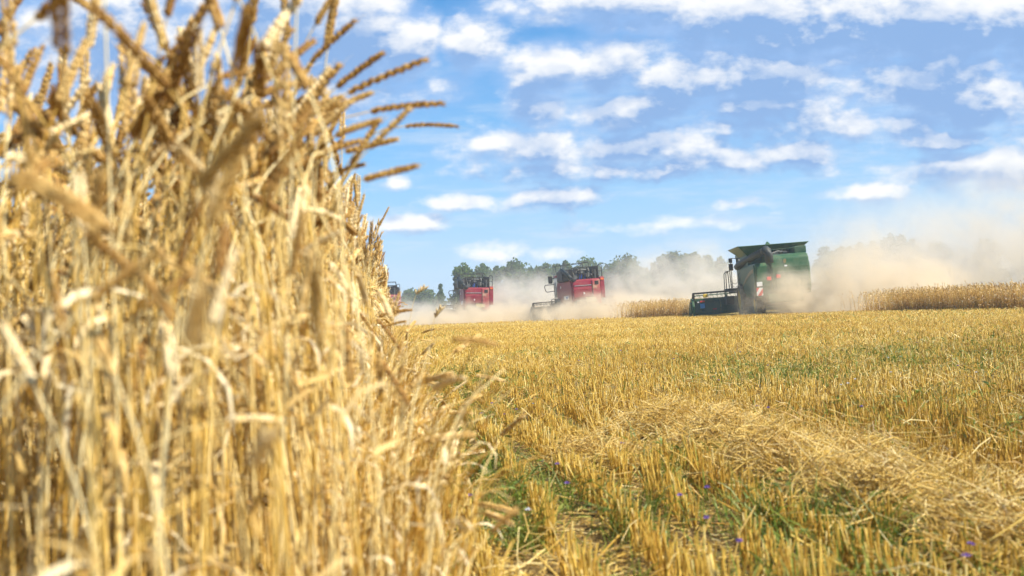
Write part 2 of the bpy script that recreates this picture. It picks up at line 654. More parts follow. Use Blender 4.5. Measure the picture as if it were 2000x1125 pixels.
WM = [M['stem'], M['ear'], M['leaf']]
HI = [wheat_variant(0) for _ in range(26)]
MID = [wheat_variant(1) for _ in range(18)]
LOW = [wheat_variant(2, 1.8) for _ in range(14)]
FAR = [wheat_variant(2, 1.8, True, 2.6) for _ in range(16)]


def edge_u(v):
    return -.03 + .02 * np.sin(v * 2.1) + .03 * np.sin(v * .7 + 1) - .012 * np.clip(v - 3, 0, 6)


def scatter(v0, v1, depth, dens, front=0.0):
    n = int((v1 - v0) * depth * dens)
    v = rng.uniform(v0, v1, n)
    e = edge_u(v)
    u = e - front - depth * rng.random(n) ** 1.25
    u = np.round(u / .14) * .14 * .6 + u * .4
    return u, v


def yaws(n, k=.62):
    y = rng.normal(0.1 + ROW * -1, .9, n)
    y2 = rng.uniform(0, 6.28, n)
    return np.where(rng.random(n) < k, y, y2)


sets = []
u, v = scatter(.85, 4.6, 1.9, 520)
ok = (u > -.40 * v - .30) & (rng.random(len(u)) < np.interp(v, [.85, 1.35], [.12, 1]))
u, v = u[ok], v[ok]
n = len(u)
tl = np.stack([rng.normal(.015, .05, n), rng.normal(0, .05, n)], 1)
ENV = ([0, .36, .66, .80, .93, 1.4], [.12, .07, .0, -.045, -.075, -.07])
sets.append(bake(HI, uv(u, v), yaws(n), rng.normal(1.12, .075, n), tl, ENV))
n = 34
v = rng.uniform(.66, 1.0, n)
u = -.02 - .34 * v * rng.random(n)
sets.append(bake(HI, uv(u, v), yaws(n), rng.normal(.82, .05, n).clip(.68, .94), np.stack([rng.normal(0, .06, n), rng.normal(0, .06, n)], 1), ENV))
u, v = scatter(4.6, 18, 1.9, 300)
n = len(u)
tl = np.stack([rng.normal(.0, .05, n), rng.normal(0, .05, n)], 1)
sets.append(bake(MID, uv(u, v), yaws(n), rng.normal(1.13, .065, n), tl, ([0, 1.3], [.03, -.035])))
u, v = scatter(18, 74, 3.0, 110)
n = len(u)
tl = np.stack([rng.normal(.0, .05, n), rng.normal(0, .05, n)], 1)
sets.append(bake(LOW, uv(u, v), yaws(n), rng.normal(1.13, .075, n), tl))
u, v = scatter(3.0, 74, 7.0, 38, 1.6)
n = len(u)
sets.append(bake(LOW, uv(u, v), yaws(n), rng.normal(1.13, .075, n)))
off = 0
Vs, Fs, Ms, Ts = [], [], [], []
for (a, b, c, d) in sets:
    Vs.append(a)
    Fs.append(b + off)
    Ms.append(c)
    Ts.append(d)
    off += len(a)
print('wheat verts', off)
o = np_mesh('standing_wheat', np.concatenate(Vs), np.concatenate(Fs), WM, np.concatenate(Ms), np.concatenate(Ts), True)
tag(o, 'tall ripe golden wheat standing beside the camera on the left', 'wheat', kind='stuff')

# broken and leaning stems spilling out at the foot of the stand
acc = Acc()
for i in range(900):
    vv = 1.3 + 7 * random.random() ** 1.6
    uu = random.uniform(-.12, .13 if vv > 2.2 else .07)
    H = max(.10, (.70 - max(0, uu + .02) * 2.0) * random.uniform(.5, 1.0))
    P, E = stalk_paths(H, random.uniform(-.1, .55), random.uniform(0, 1.6), .08, random.uniform(-.6, .6), 8)
    yaw = random.gauss(-ROW, 1.1)
    c, s = math.cos(yaw), math.sin(yaw)
    rot = np.array([[c, -s, 0], [s, c, 0], [0, 0, 1]])
    b = uv(np.array(uu), np.array(vv))
    t = random.random()
    V, F = tube(P @ rot.T + b, np.linspace(.0018, .001, 8), 4)
    acc.add(V, F, 0, t)
    if random.random() < .12 and vv > 1.6:
        add_ear(acc, E @ rot.T + b, .0052, 0, 1, random.uniform(.5, 1))
    for j in range(random.choice([0, 1, 1, 2])):
        k = random.randint(2, 6)
        add_leaf(acc, P[k] @ rot.T + b, random.uniform(0, 6.28), random.uniform(.06, .18), random.uniform(.004, .007), random.uniform(.8, 3), 2, random.random(), 6)
V, F, Mi, T = acc.done()
o = np_mesh('broken_straw_stems', V, F, WM, Mi, T, True)
tag(o, 'short bent and broken wheat stems spilling from the foot of the stand', 'wheat stems', kind='stuff')


# single stalks that stand out from the mass
def bez(p0, p1, p2, p3, n):
    t = np.linspace(0, 1, n)[:, None]
    return (1 - t) ** 3 * p0 + 3 * (1 - t) ** 2 * t * p1 + 3 * (1 - t) * t * t * p2 + t ** 3 * p3


def hero(label, pb, pt, d, u0, v0, r=.0068, d2=None, leaf=True, group='wheat stalks reaching out of the stand', sweep=.0, tone=None):
    b = np.array(at(pb[0], pb[1], d))
    t = np.array(at(pt[0], pt[1], d2 or d))
    g = uv(np.array(u0), np.array(v0))
    L = np.linalg.norm(t - b)
    dr = (t - b) / L
    H = np.linalg.norm(b - g)
    S = bez(g, g + np.array([0, 0, H * .55]), b - dr * H * .22, b, 18)
    mid = (b + t) / 2 + np.array([0, 0, sweep * L])
    q = np.linspace(0, 1, 8)[:, None]
    E = (1 - q) ** 2 * b + 2 * (1 - q) * q * mid + q * q * t
    root = empty('wheat_stalk', g)
    tag(root, label, 'wheat stalk', group)
    V, F = tube(S - g, np.linspace(.0019, .0010, 18), 6)
    np_mesh('stem', V, F, [M['stem']], None, np.full(len(V), .75), True, root)
    acc = Acc()
    add_ear(acc, E - g, r * .72, 0, 0, random.uniform(.15, .5) if tone is None else tone)
    V, F, Mi, T = acc.done()
    np_mesh('ear', V, F, [M['ear']], None, T, True, root)
    if leaf:
        acc = Acc()
        add_leaf(acc, S[9] - g, random.uniform(-1.2, 1.2), .2, .008, 2.2, 0, random.random(), 8)
        V, F, Mi, T = acc.done()
        np_mesh('leaf', V, F, [M['leaf']], None, T, True, root)
    return root


HER = [
    ('lone wheat ear stretched level against blue sky, lowest and farthest right of the sky ears', (790, 247), (890, 247), 1.75, -.06, 1.75, .0052, .06),
    ('wheat ear pointing level to the right, just above the lone lowest ear', (722, 218), (862, 203), 1.55, -.05, 1.5, .0066, .05),
    ('long wheat ear slanting up to the right in front of the small round cloud', (678, 182), (828, 118), 1.5, -.08, 1.45, .0068, .02),
    ('wheat ear with a blunt tip directly above the long slanting ear', (655, 172), (745, 106), 1.55, -.1, 1.5, .0068, .03),
    ('dark wheat ear leaning right, silhouetted alone on the white cumulus', (605, 124), (692, 42), 1.5, -.12, 1.55, .006, .04),
    ('wheat ear cut by the top frame edge in front of the white cumulus', (616, 48), (660, -22), 1.45, -.12, 1.5, .006, .02),
    ('slim upright wheat ear on a pale stem against the cumulus', (507, 122), (546, 36), 1.6, -.2, 1.6, .0055, .02),
    ('upright wheat ear entering the top edge left of the slim one', (492, 50), (503, -30), 1.5, -.2, 1.5, .006, .02),
    ('slim wheat ear seen against grey cloud base, half as high as the cumulus', (463, 174), (490, 82), 1.55, -.23, 1.6, .0055, .02),
    ('small dark wheat ear poking up left of the grey cloud base', (396, 222), (432, 150), 1.7, -.3, 1.7, .0055, .02),
    ('thick wheat ear leaning right below the dark silhouetted ear', (575, 235), (662, 130), 1.45, -.12, 1.4, .0072, .03),
    ('small pale wheat ear leaning out below the level ears over open sky', (640, 346), (708, 322), 1.7, -.07, 1.75, .0055, .06),
    ('wheat ear bent over sideways at the sky line near the cumulus base', (468, 216), (528, 207), 1.6, -.2, 1.55, .006, .1),
    ('tiny distant wheat ear standing alone above the far edge of the stand', (741, 442), (759, 406), 4.2, -.03, 4.3, .0055, .0),
    ('huge blurred wheat ear drooping close to the lens on the left', (10, 345), (190, 440), .66, -.36, .72, .0085, .16),
    ('blurred nodding wheat ear in the middle of the near stand', (315, 505), (450, 598), .95, -.27, .98, .0068, .14),
    ('blurred brown wheat ear floating out over the far stubble', (880, 664), (962, 672), 1.25, -.02, 1.2, .0056, .08),
    ('pale wheat ear on a long bent stem leaning out over the stubble rows', (958, 1042), (1004, 998), 1.35, .06, 1.1, .0052, .02),
    ('drooping wheat ear hanging straight down in the middle of the stand', (672, 632), (684, 735), 1.25, -.14, 1.2, .007, .0),
    ('dark wheat ear sticking out at the far edge of the stand near the combines', (738, 618), (800, 606), 3.0, -.10, 3.0, .007, .05),
    ('thin dark wheat ear sticking out level below the far edge ear', (745, 640), (790, 628), 3.2, -.08, 3.2, .006, .05),
]
for (lab, pb, pt, d, u0, v0, r, sw) in HER:
    hero(lab, pb, pt, d, u0, v0, r, sweep=sw, leaf=(d < 3 and pb[0] < 800))

for i in range(16):
    q = i / 15
    bx = 470 + 235 * q + random.gauss(0, 18)
    by = 215 + 105 * q + random.gauss(0, 32)
    an = R(random.uniform(12, 62))
    L_ = random.uniform(88, 125)
    hero('one of the overlapping wheat ears fanning out right at the sky edge of the stand', (bx, by), (bx + L_ * math.cos(an), by - L_ * math.sin(an)), random.uniform(1.35, 1.7), random.uniform(-.16, -.08), random.uniform(1.35, 1.7),
         random.uniform(.0056, .0068), leaf=i % 3 == 0, group='overlapping wheat ears at the sky edge', sweep=random.uniform(.0, .08), tone=random.uniform(.3, .7))

# nearest stalks of the dense edge: one stalk each
hv = []
protos = []
for k in range(8):
    V, F, Mi, T = HI[k]
    meshes = []
    for mi, nm, sel in [(0, 'stem', F[Mi == 0]), (1, 'ear', F[Mi == 1])] + [(2, 'leaf', q) for q in np.split(F[Mi == 2], 2)]:
        ids = np.unique(sel)
        remap = np.zeros(len(V), int)
        remap[ids] = np.arange(len(ids))
        ob = np_mesh(nm, V[ids], remap[sel], [WM[mi]], None, T[ids], True)
        meshes.append(ob)
    protos.append(meshes)
first = [True] * 8
cnt = 0
while cnt < 70:
    vv = 1.15 + 1.3 * random.random()
    uu = float(edge_u(np.array(vv))) - .13 - .30 * random.random() ** 1.5
    k = random.randrange(8)
    b = uv(np.array(uu), np.array(vv))
    er = (random.gauss(0, .04), random.gauss(.0, .03), random.gauss(1.9, .9) * random.choice((-1, 1)))
    s = random.gauss(1.12, .06)
    from mathutils import Euler
    VV = (HI[k][0] * s) @ np.array(Euler(er).to_matrix()).T + b
    if ((VV @ RU) - np.interp(VV[:, 2], ENV[0], ENV[1])).max() > .005:
        continue
    root = empty('wheat_stalk', b, er)
    root.scale = (s, s, s)
    tag(root, 'one of the crowded blurred wheat stalks along the near edge of the stand', 'wheat stalk', 'crowded wheat stalks on the near edge of the stand')
    for ob in protos[k]:
        if first[k]:
            c = ob
        else:
            c = ob.copy()
            COL.objects.link(c)
        c.parent = root
    first[k] = False
    cnt += 1
for k in range(8):
    if first[k]:
        for ob in protos[k]:
            bpy.data.objects.remove(ob)


# two tall wild grasses in front of the far combines
def wild_grass(label, pts, d, n=9):
    W3 = [np.array(at(x, y, d)) for (x, y) in pts]
    g = W3[0].copy()
    g[2] = 0
    S = bez(g, g * .3 + W3[0] * .7, W3[1] * 1.0, W3[2], 16)
    root = empty('wild_grass', g)
    tag(root, label, 'grass stem', 'wild grasses in flower at the wheat edge')
    V, F = tube(S - g, np.linspace(.0016, .0008, 16), 5)
    np_mesh('stem', V, F, [M['leaf']], None, np.full(len(V), .8), True, root)
    acc = Acc()
    dirn = (W3[3] - W3[2])
    for i in range(n):
        q = i / (n - 1)
        c = W3[2] + dirn * q - g
        for sgn in (-1, 1):
            o = np.array([sgn * random.uniform(.2, .7), random.uniform(-.4, .4), random.uniform(.3, .8)])
            dd = dirn / np.linalg.norm(dirn) * .7 + o
            dd /= np.linalg.norm(dd)
            V, F = tube(np.stack([c, c + dd * .006, c + dd * .014, c + dd * .02]), [.0008, .003, .0022, .0003], 4)
            acc.add(V, F, 0, random.uniform(.5, 1))
    V, F, Mi, T = acc.done()
    np_mesh('seed_head', V, F, [M['leaf']], None, T, True, root)


wild_grass('tall thin wild grass stem with a pale seed head against the dust', [(778, 690), (795, 610), (813, 575), (829, 565)], 3.4)
wild_grass('thin slanting wild grass stem lower and right of the taller one', [(826, 695), (835, 650), (850, 620), (862, 605)], 3.2)


# ------------------------------------------------------------------ stubble
def prisms(p0, p1, r, bend=None, sides=3):
    """many thin straws between p0 and p1"""
    n = len(p0)
    d = p1 - p0
    d /= np.linalg.norm(d, axis=1, keepdims=True) + 1e-9
    ref = np.where(np.abs(d[:, 2:3]) > .8, np.array([[1., 0, 0]]), np.array([[0, 0, 1.]]))
    a = np.cross(d, ref)
    a /= np.linalg.norm(a, axis=1, keepdims=True) + 1e-9
    b = np.cross(d, a)
    ph = rng.uniform(0, 6.28, n)
    rings = [p0, p1] if bend is None else [p0, (p0 + p1) / 2 + bend, p1]
    Vs = []
    for P in rings:
        for j in range(sides):
            an = ph + j * 2 * math.pi / sides
            Vs.append(P + (np.cos(an) * r)[:, None] * a + (np.sin(an) * r)[:, None] * b)
    V = np.stack(Vs, 1)
    k = len(rings)
    f = []
    for q in range(k - 1):
        for j in range(sides):
            f.append([q * sides + j, q * sides + (j + 1) % sides, (q + 1) * sides + (j + 1) % sides, (q + 1) * sides + j])
    f = np.array(f)
    F = (f[None] + (np.arange(n) * k * sides)[:, None, None]).reshape(-1, 4)
    return V.reshape(-1, 3), F, k * sides


STRAW_BLOBS = [(1140, 872, .22, .12), (1300, 812, .34, .17), (1420, 850, .30, .20), (1520, 905, .30, .20), (1640, 880, .3, .13), (1480, 830, .3, .10),
               (1640, 960, .24, .17), (1760, 985, .22, .18), (1890, 1022, .18, .15), (1990, 1070, .20, .13), (1850, 940, .25, .10), (1240, 870, .2, .07), (1980, 960, .2, .09),
               (1350, 860, .18, .13), (1580, 925, .18, .17), (1700, 985, .14, .16), (1690, 900, .22, .10), (1400, 800, .3, .09)]
SB = [(*ground(x, y + 48).xy, r, h) for (x, y, r, h) in STRAW_BLOBS]


def heap(x, y):
    z = np.zeros_like(x)
    for (bx, by, r, h) in SB:
        z = np.maximum(z, h * np.exp(-((x - bx) ** 2 + (y - by) ** 2) / (r * r) * 1.6))
    return z


def vnoise(x, y, s, seed=0):
    """cheap smooth value noise"""
    x, y = x / s, y / s
    xi, yi = np.floor(x).astype(int), np.floor(y).astype(int)
    fx, fy = smooth(x - xi), smooth(y - yi)

    def h(a, b):
        q = np.sin(a * 127.1 + b * 311.7 + seed * 74.7) * 43758.5453
        return q - np.floor(q)
    return (h(xi, yi) * (1 - fx) + h(xi + 1, yi) * fx) * (1 - fy) + (h(xi, yi + 1) * (1 - fx) + h(xi + 1, yi + 1) * fx) * fy


def stubble_field():
    Vs, Fs, Ts, off = [], [], [], 0
    for (d0, d1, dens, rad, hh, sides) in ((1.1, 3.2, 800, .0021, 1, 4), (3.2, 6.5, 800, .0023, 1, 3), (6.5, 13, 380, .0032, .9, 3), (13, 28, 120, .0048, .66, 3), (28, 64, 34, .0085, .6, 3), (64, 105, 3.0, .02, .85, 3)):
        half = .62
        area = half * (d1 * d1 - d0 * d0)
        n = int(area * dens)
        y = np.sqrt(rng.uniform(d0 * d0, d1 * d1, n))
        x = np.where(rng.random(n) < .8, rng.uniform(-.30, .64, n), rng.uniform(.64, 1.0, n)) * y + np.where(rng.random(n) < .1, rng.uniform(0, 2.5, n), 0)
        u = x * RU[0] + y * RU[1]
        v = x * RV[0] + y * RV[1]
        ok = u > edge_u(v) + .02 + .10 * rng.random(n)
        u, v = u[ok], v[ok]
        if d1 < 14:
            row = np.round(u / .215)
            u = row * .215 + rng.normal(0, .010 if d1 < 7 else .018, len(u)) + .02 * np.sin(v * 1.3 + row)
            gap = vnoise(v + row * 37.3, row * 9.1, .28, 3)
            keep = gap > .22
            u, v = u[keep], v[keep]
        n = len(u)
        b = uv(u, v)
        H = rng.normal(.114, .02, n).clip(.04, .16) * hh * (.62 + .76 * vnoise(b[:, 0], b[:, 1], .5, 5))
        hz = heap(b[:, 0], b[:, 1])
        keep = hz < .075
        b, H = b[keep], H[keep]
        n = len(b)
        tip = b + np.stack([rng.normal(0, .13, n) * H, rng.normal(.02, .16, n) * H, H], 1)
        fl = rng.random(n) < (.055 if d1 < 7 else .2)
        tip[fl] = b[fl] + np.stack([rng.normal(0, .10, fl.sum()), rng.normal(0, .10, fl.sum()), rng.uniform(.01, .12, fl.sum())], 1)
        V, F, k = prisms(b, tip, rad * rng.uniform(.7, 1.35, n), None, sides)
        patch = vnoise(b[:, 0], b[:, 1], 1.4 + .08 * d0, 8)
        t = np.clip(rng.normal(.42 if d1 < 7 else .50, .24, n) + (patch - .5) * .4, 0, 1)
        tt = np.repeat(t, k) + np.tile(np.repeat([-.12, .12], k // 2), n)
        Vs.append(V)
        Fs.append(F + off)
        Ts.append(tt.clip(0, 1))
        off += len(V)
    return np.concatenate(Vs), np.concatenate(Fs), np.concatenate(Ts)


V, F, T = stubble_field()
print('stubble verts', len(V))
o = np_mesh('stubble', V, F, [M['stubble']], None, T, True)
tag(o, 'short golden cut wheat stubble standing in drill rows', 'stubble', kind='stuff')


# straw litter all over the stubble, and the straw swath left by a combine
def loose(n, xf, lmin, lmax, zmax, rad, flat=.35):
    x, y = xf(n)
    n = len(x)
    hz = heap(x, y)
    z = hz * rng.uniform(.25, 1.05, n) + rng.uniform(.006, zmax, n)
    L = rng.uniform(lmin, lmax, n)
    az = rng.uniform(0, 6.28, n)
    el = rng.normal(0, flat, n)
    d = np.stack([np.cos(az) * np.cos(el), np.sin(az) * np.cos(el), np.sin(el)], 1) * (L / 2)[:, None]
    c = np.stack([x, y, z], 1)
    p0, p1 = c - d, c + d
    p0[:, 2] = np.maximum(p0[:, 2], .004)
    p1[:, 2] = np.maximum(p1[:, 2], .004)
    bend = rng.normal(0, 1, (n, 3)) * (L * .06)[:, None]
    return prisms(p0, p1, rad * rng.uniform(.6, 1.4, n), bend, 3)


def litter_xy(n):
    y = np.exp(rng.uniform(math.log(1.3), math.log(20), n))
    x = rng.uniform(-.3, .62, n) * y * 1.05
    u = x * RU[0] + y * RU[1]
    v = x * RV[0] + y * RV[1]
    ok = (u > edge_u(v) + .06)
    ok &= rng.random(n) < .15 + .85 * smooth((vnoise(x, y, .6, 2) - .35) * 2.5)
    ok &= (rng.random(n) < .14) | (u > 1.05) | (v > 5.5)
    return x[ok], y[ok]


def heap_xy(n):
    w = np.array([r * r for (_, _, r, h) in SB])
    k = rng.choice(len(SB), n, p=w / w.sum())
    sb = np.array(SB)[k]
    x = sb[:, 0] + rng.normal(0, .43, n) * sb[:, 2]
    y = sb[:, 1] + rng.normal(0, .43, n) * sb[:, 2]
    return x, y


V, F, k = loose(22000, litter_xy, .03, .20, .14, .0016, .45)
T = np.repeat(rng.random(len(V) // k), k)
o = np_mesh('straw_litter', V, F, [M['straw']], None, T, True)
tag(o, 'loose pale straw pieces littering the stubble', 'straw', kind='stuff')
def chaff_xy(n):
    y = np.exp(rng.uniform(math.log(1.2), math.log(9), n))
    x = rng.uniform(-.3, .65, n) * y
    ok = (x * RU[0] + y * RU[1]) > .05
    return x[ok], y[ok]


V, F, k = loose(26000, chaff_xy, .012, .06, .012, .0016, .15)
T = np.repeat(rng.random(len(V) // k), k)
o = np_mesh('chaff', V, F, [M['straw']], None, T, True)
tag(o, 'fine chaff and short straw bits covering the soil between rows', 'chaff', kind='stuff')
V, F, k = loose(10500, heap_xy, .04, .22, .05, .0014, .5)
T = np.repeat(rng.normal(.55, .25, len(V) // k).clip(0, 1), k)
o = np_mesh('straw_swath', V, F, [M['straw']], None, T, True)
tag(o, 'matted swath of threshed golden straw lying across the stubble', 'straw', kind='stuff')


# ------------------------------------------------------------------ weeds
WEEDS = [(880, 760, .35, 260), (905, 850, .28, 240), (930, 930, .22, 260), (960, 1010, .18, 220), (900, 740, .5, 240), (1000, 760, .5, 160), (1080, 700, 1.2, 200), (1230, 1050, .14, 150),
         (1080, 1000, .14, 130), (1340, 940, .16, 130), (1400, 720, 1.1, 420), (1480, 745, .8, 380), (1560, 750, .8, 420), (1660, 720, 1.2, 420), (1720, 700, 1.4, 420), (1850, 690, 1.6, 460), (1790, 715, 1.2, 360),
         (1960, 700, 1.2, 360), (1900, 800, .5, 200), (1950, 880, .3, 160), (1530, 1050, .14, 150), (1760, 830, .4, 160), (1280, 720, .9, 150), (1020, 1075, .12, 130), (1700, 1080, .12, 120), (1900, 740, .9, 260), (840, 780, .3, 240),
         (1570, 660, 2.5, 120), (1120, 690, 1.5, 120), (1970, 1090, .12, 100)]


def weeds():
    acc = Acc()
    for (px, py, rad, n) in WEEDS:
        g = ground(px, py)
        d = g.y
        big = 1 + .05 * max(0, d - 3)
        n2 = int(n * .8)
        for i in range(n2):
            x = g.x + random.gauss(0, rad * .45)
            y = g.y + random.gauss(0, rad * .6)
            if random.random() < .93:
                add_leaf(acc, (x, y, 0), random.uniform(0, 6.28), random.uniform(.10, .26), random.uniform(.003, .006) * big, random.uniform(.1, 1.2), 0, random.random(), 4, random.uniform(1.1, 1.55))
            else:
                h = random.uniform(.03, .17)
                for j in range(3):
                    add_leaf(acc, (x, y, h + random.uniform(-.02, .02)), random.uniform(0, 6.28), random.uniform(.025, .055), random.uniform(.008, .015) * big, random.uniform(.2, 1.4), 0, random.random(), 3, random.uniform(.2, 1.1))
    for i in range(5200):
        v_ = 1.35 + 9 * random.random() ** 1.5
        u_ = .06 + (random.random() ** 1.5) * 1.4
        u_ = (math.floor(u_ / .215) + .5) * .215 + random.gauss(0, .035)
        P_ = uv(np.array(u_), np.array(v_))
        if vnoise(np.array(v_), np.array(u_ * 3), .5, 21) < .42:
            continue
        add_leaf(acc, P_, random.uniform(0, 6.28), random.uniform(.06, .17), random.uniform(.002, .0045) * (1 + .06 * v_), random.uniform(.1, 1.2), 0, random.uniform(.3, 1), 3, random.uniform(1.0, 1.55))
    for i in range(9000):
        y = math.exp(random.uniform(math.log(1.5), math.log(45)))
        x = random.uniform(-.15, .6) * y
        if vnoise(np.array(x), np.array(y), .7 + .06 * y, 11) < .52:
            continue
        add_leaf(acc, (x, y, 0), random.uniform(0, 6.28), random.uniform(.08, .2), random.uniform(.003, .006) * (1 + .1 * y), random.uniform(.1, 1.0), 0, random.uniform(.3, 1), 3, random.uniform(1.1, 1.55))
    return acc.done()


V, F, Mi, T = weeds()
print('weeds', len(V))
o = np_mesh('green_weeds', V, F, [M['weed']], None, T)
tag(o, 'patches of low green weeds growing through the stubble', 'weeds', kind='stuff')


# ------------------------------------------------------------------ wild flowers
def flower_meshes(white, seed):
    random.seed(seed)
    h = random.uniform(.15, .21)
    P = bez(np.zeros(3), np.array([.0, 0, h * .4]), np.array([random.uniform(-.03, .03), random.uniform(-.03, .03), h * .7]), np.array([random.uniform(-.04, .04), random.uniform(-.03, .03), h]), 8)
    a = Acc()
    V, F = tube(P, np.linspace(.0013, .0009, 8), 4)
    a.add(V, F, 0, .5)
    for j in range(5):
        add_leaf(a, P[1 + j], random.uniform(0, 6.28), random.uniform(.03, .06), .004, 1.0, 0, random.random(), 3, 1.0)
    st = a.done()
    b = Acc()
    top = P[-1]
    V, F = tube(np.stack([top - [0, 0, .006], top, top + [0, 0, .005], top + [0, 0, .008]]), [.002, .0045, .004, .0005], 6)
    b.add(V, F, 0, .2)
    for ring, (up, L) in enumerate(((.35, .016), (.9, .012))):
        for j in range(9 if ring == 0 else 6):
            az = j * 6.283 / (9 if ring == 0 else 6) + random.uniform(-.2, .2)
            add_leaf(b, top, az, L * random.uniform(.85, 1.15), .0085, .5, 0, random.random(), 3, up)
    return st, b.done()


FP = [(st, bl) for (st, bl) in (flower_meshes(False, 40 + i) for i in range(5))]
fobj = []
for (st, bl) in FP:
    fobj.append((st, bl))
PURPLE = [(1184, 691), (1315, 691), (1445, 677), (1499, 703), (1403, 728), (1478, 773), (1499, 776), (1681, 771), (1646, 833), (1695, 840), (1326, 930), (1379, 917), (1441, 1007), (1863, 947), (1893, 1015), (1884, 1034), (1163, 1088),
          (1180, 1088), (1116, 843), (1214, 840), (1106, 910), (1378, 971), (1870, 699), (804, 777), (897, 859), (917, 932), (1087, 877), (1057, 869), (822, 1064), (1008, 781), (939, 788), (1130, 695), (1170, 702), (1212, 684), (1260, 700), (960, 770), (985, 790),
          (1545, 668), (1620, 690), (1790, 660), (1925, 672)]
WHITE = [(1641, 735), (1669, 725), (1734, 686), (1858, 684), (1753, 647), (1739, 712), (1030, 958), (835, 778), (1581, 619), (1040, 771), (1655, 732), (1905, 712)]
FLAB = {
    (1863, 947): 'single violet wildflower standing alone right of the straw swath',
    (1893, 1015): 'violet wildflower, upper of the pair below the lone one at the right',
    (1884, 1034): 'violet wildflower, lower of the pair at the right edge of the stubble',
    (1163, 1088): 'violet wildflower, left of the two touching at the bottom edge',
    (1180, 1088): 'violet wildflower, right of the two touching at the bottom edge',
    (917, 932): 'violet wildflower among green weeds close to the foot of the wheat',
    (1326, 930): 'violet wildflower in the stubble row just below the straw swath, left one',
    (1379, 917): 'paler violet wildflower just below the straw swath, right one',
    (1441, 1007): 'violet wildflower beside dark hollow under the straw swath',
    (822, 1064): 'violet wildflower half hidden between wheat stems at the bottom',
    (1030, 958): 'white wildflower alone between the near stubble rows',
    (835, 778): 'pale white wildflower at the foot of the wheat',
    (1581, 619): 'white fleck of a flower at the far edge of the stubble below the green combine',
}
cache = {}
for white, lst in ((False, PURPLE), (True, WHITE)):
    for i, p in enumerate(lst):
        k = i % 5
        st, bl = FP[k]
        g0 = ground(*p)
        top = bl[0].mean(0)
        d = ray(*p)
        w = Vector((0, 0, CAM_H)) + d * ((top[2] - CAM_H) / d.z)
        far = w.y > 5
        s = .7
        if w.y > 12:
            w = Vector((w.x, w.y, 0))
            s = 1.0
        root = empty('wildflower', (w.x - top[0] * s, w.y - top[1] * s, 0))
        root.scale = (s, s, s)
        col = 'white' if white else 'violet'
        tag(root, FLAB.get(p, f'small {col} wildflower scattered far out in the stubble' if far else f'{col} wildflower low among the nearer stubble rows'), 'wildflower',
            f'{col} wildflowers in the stubble')
        for nm, dat, mt in (('stem', st, M['weed']), ('bloom', bl, M['white_petal'] if white else M['petal'])):
            key = (k, nm, white)
            if key not in cache:
                cache[key] = np_mesh(nm, dat[0], dat[1], [mt], None, dat[3], False, root)
            else:
                c = cache[key].copy()
                COL.objects.link(c)
                c.parent = root
random.seed(99)


# ------------------------------------------------------------------ uncut wheat behind and between the machines
def strip(label, poly, dens, hs=1.0, back=8.0):
    """standing crop whose front edge follows the ground polyline poly"""
    bs = []
    for (a, b) in zip(poly[:-1], poly[1:]):
        a, b = np.array(a, float), np.array(b, float)
        L = np.linalg.norm(b - a)
        for (depth0, depth1, k) in ((0, .6, 1.3), (.6, back, .34)):
            n = int(L * (depth1 - depth0) * dens * k)
            t = rng.random(n) + rng.normal(0, .8, n) / L
            w = rng.uniform(depth0, depth1, n) + (rng.normal(0, .06, n) if depth0 == 0 else 0)
            P = a + (b - a) * t[:, None]
            P = P + w[:, None] * np.array([.15, .99])
            bs.append(P)
    P = np.concatenate(bs)
    n = len(P)
    base = np.concatenate([P, np.zeros((n, 1))], 1)
    V, F, Mi, T = bake(FAR, base, rng.uniform(0, 6.28, n), rng.normal(hs, .085, n), np.stack([rng.normal(0, .09, n), rng.normal(0, .09, n)], 1))
    o = np_mesh('uncut_wheat', V, F, WM, Mi, T, True)
    tag(o, label, 'wheat', kind='stuff')
    return o


def G(px, d):
    return (gx(px, d), d)


strip('band of uncut wheat at the right, half hidden by rising dust', [G(1728, 46), G(1770, 45), G(1870, 41.5), G(2010, 38), (26, 33)], 170, 1.0, 4)
strip('uncut wheat strip left of the green combine header', [G(1236, 66), G(1300, 64.5), G(1372, 63)], 170, 1.12, 4)
strip('small tuft of uncut wheat beside the nearer red combine header', [G(1006, 88), G(1044, 86)], 170, 1.1, 3)
strip('hazy uncut wheat strip left of the farther red combine', [G(785, 118), G(885, 108)], 140, 1.25, 4)


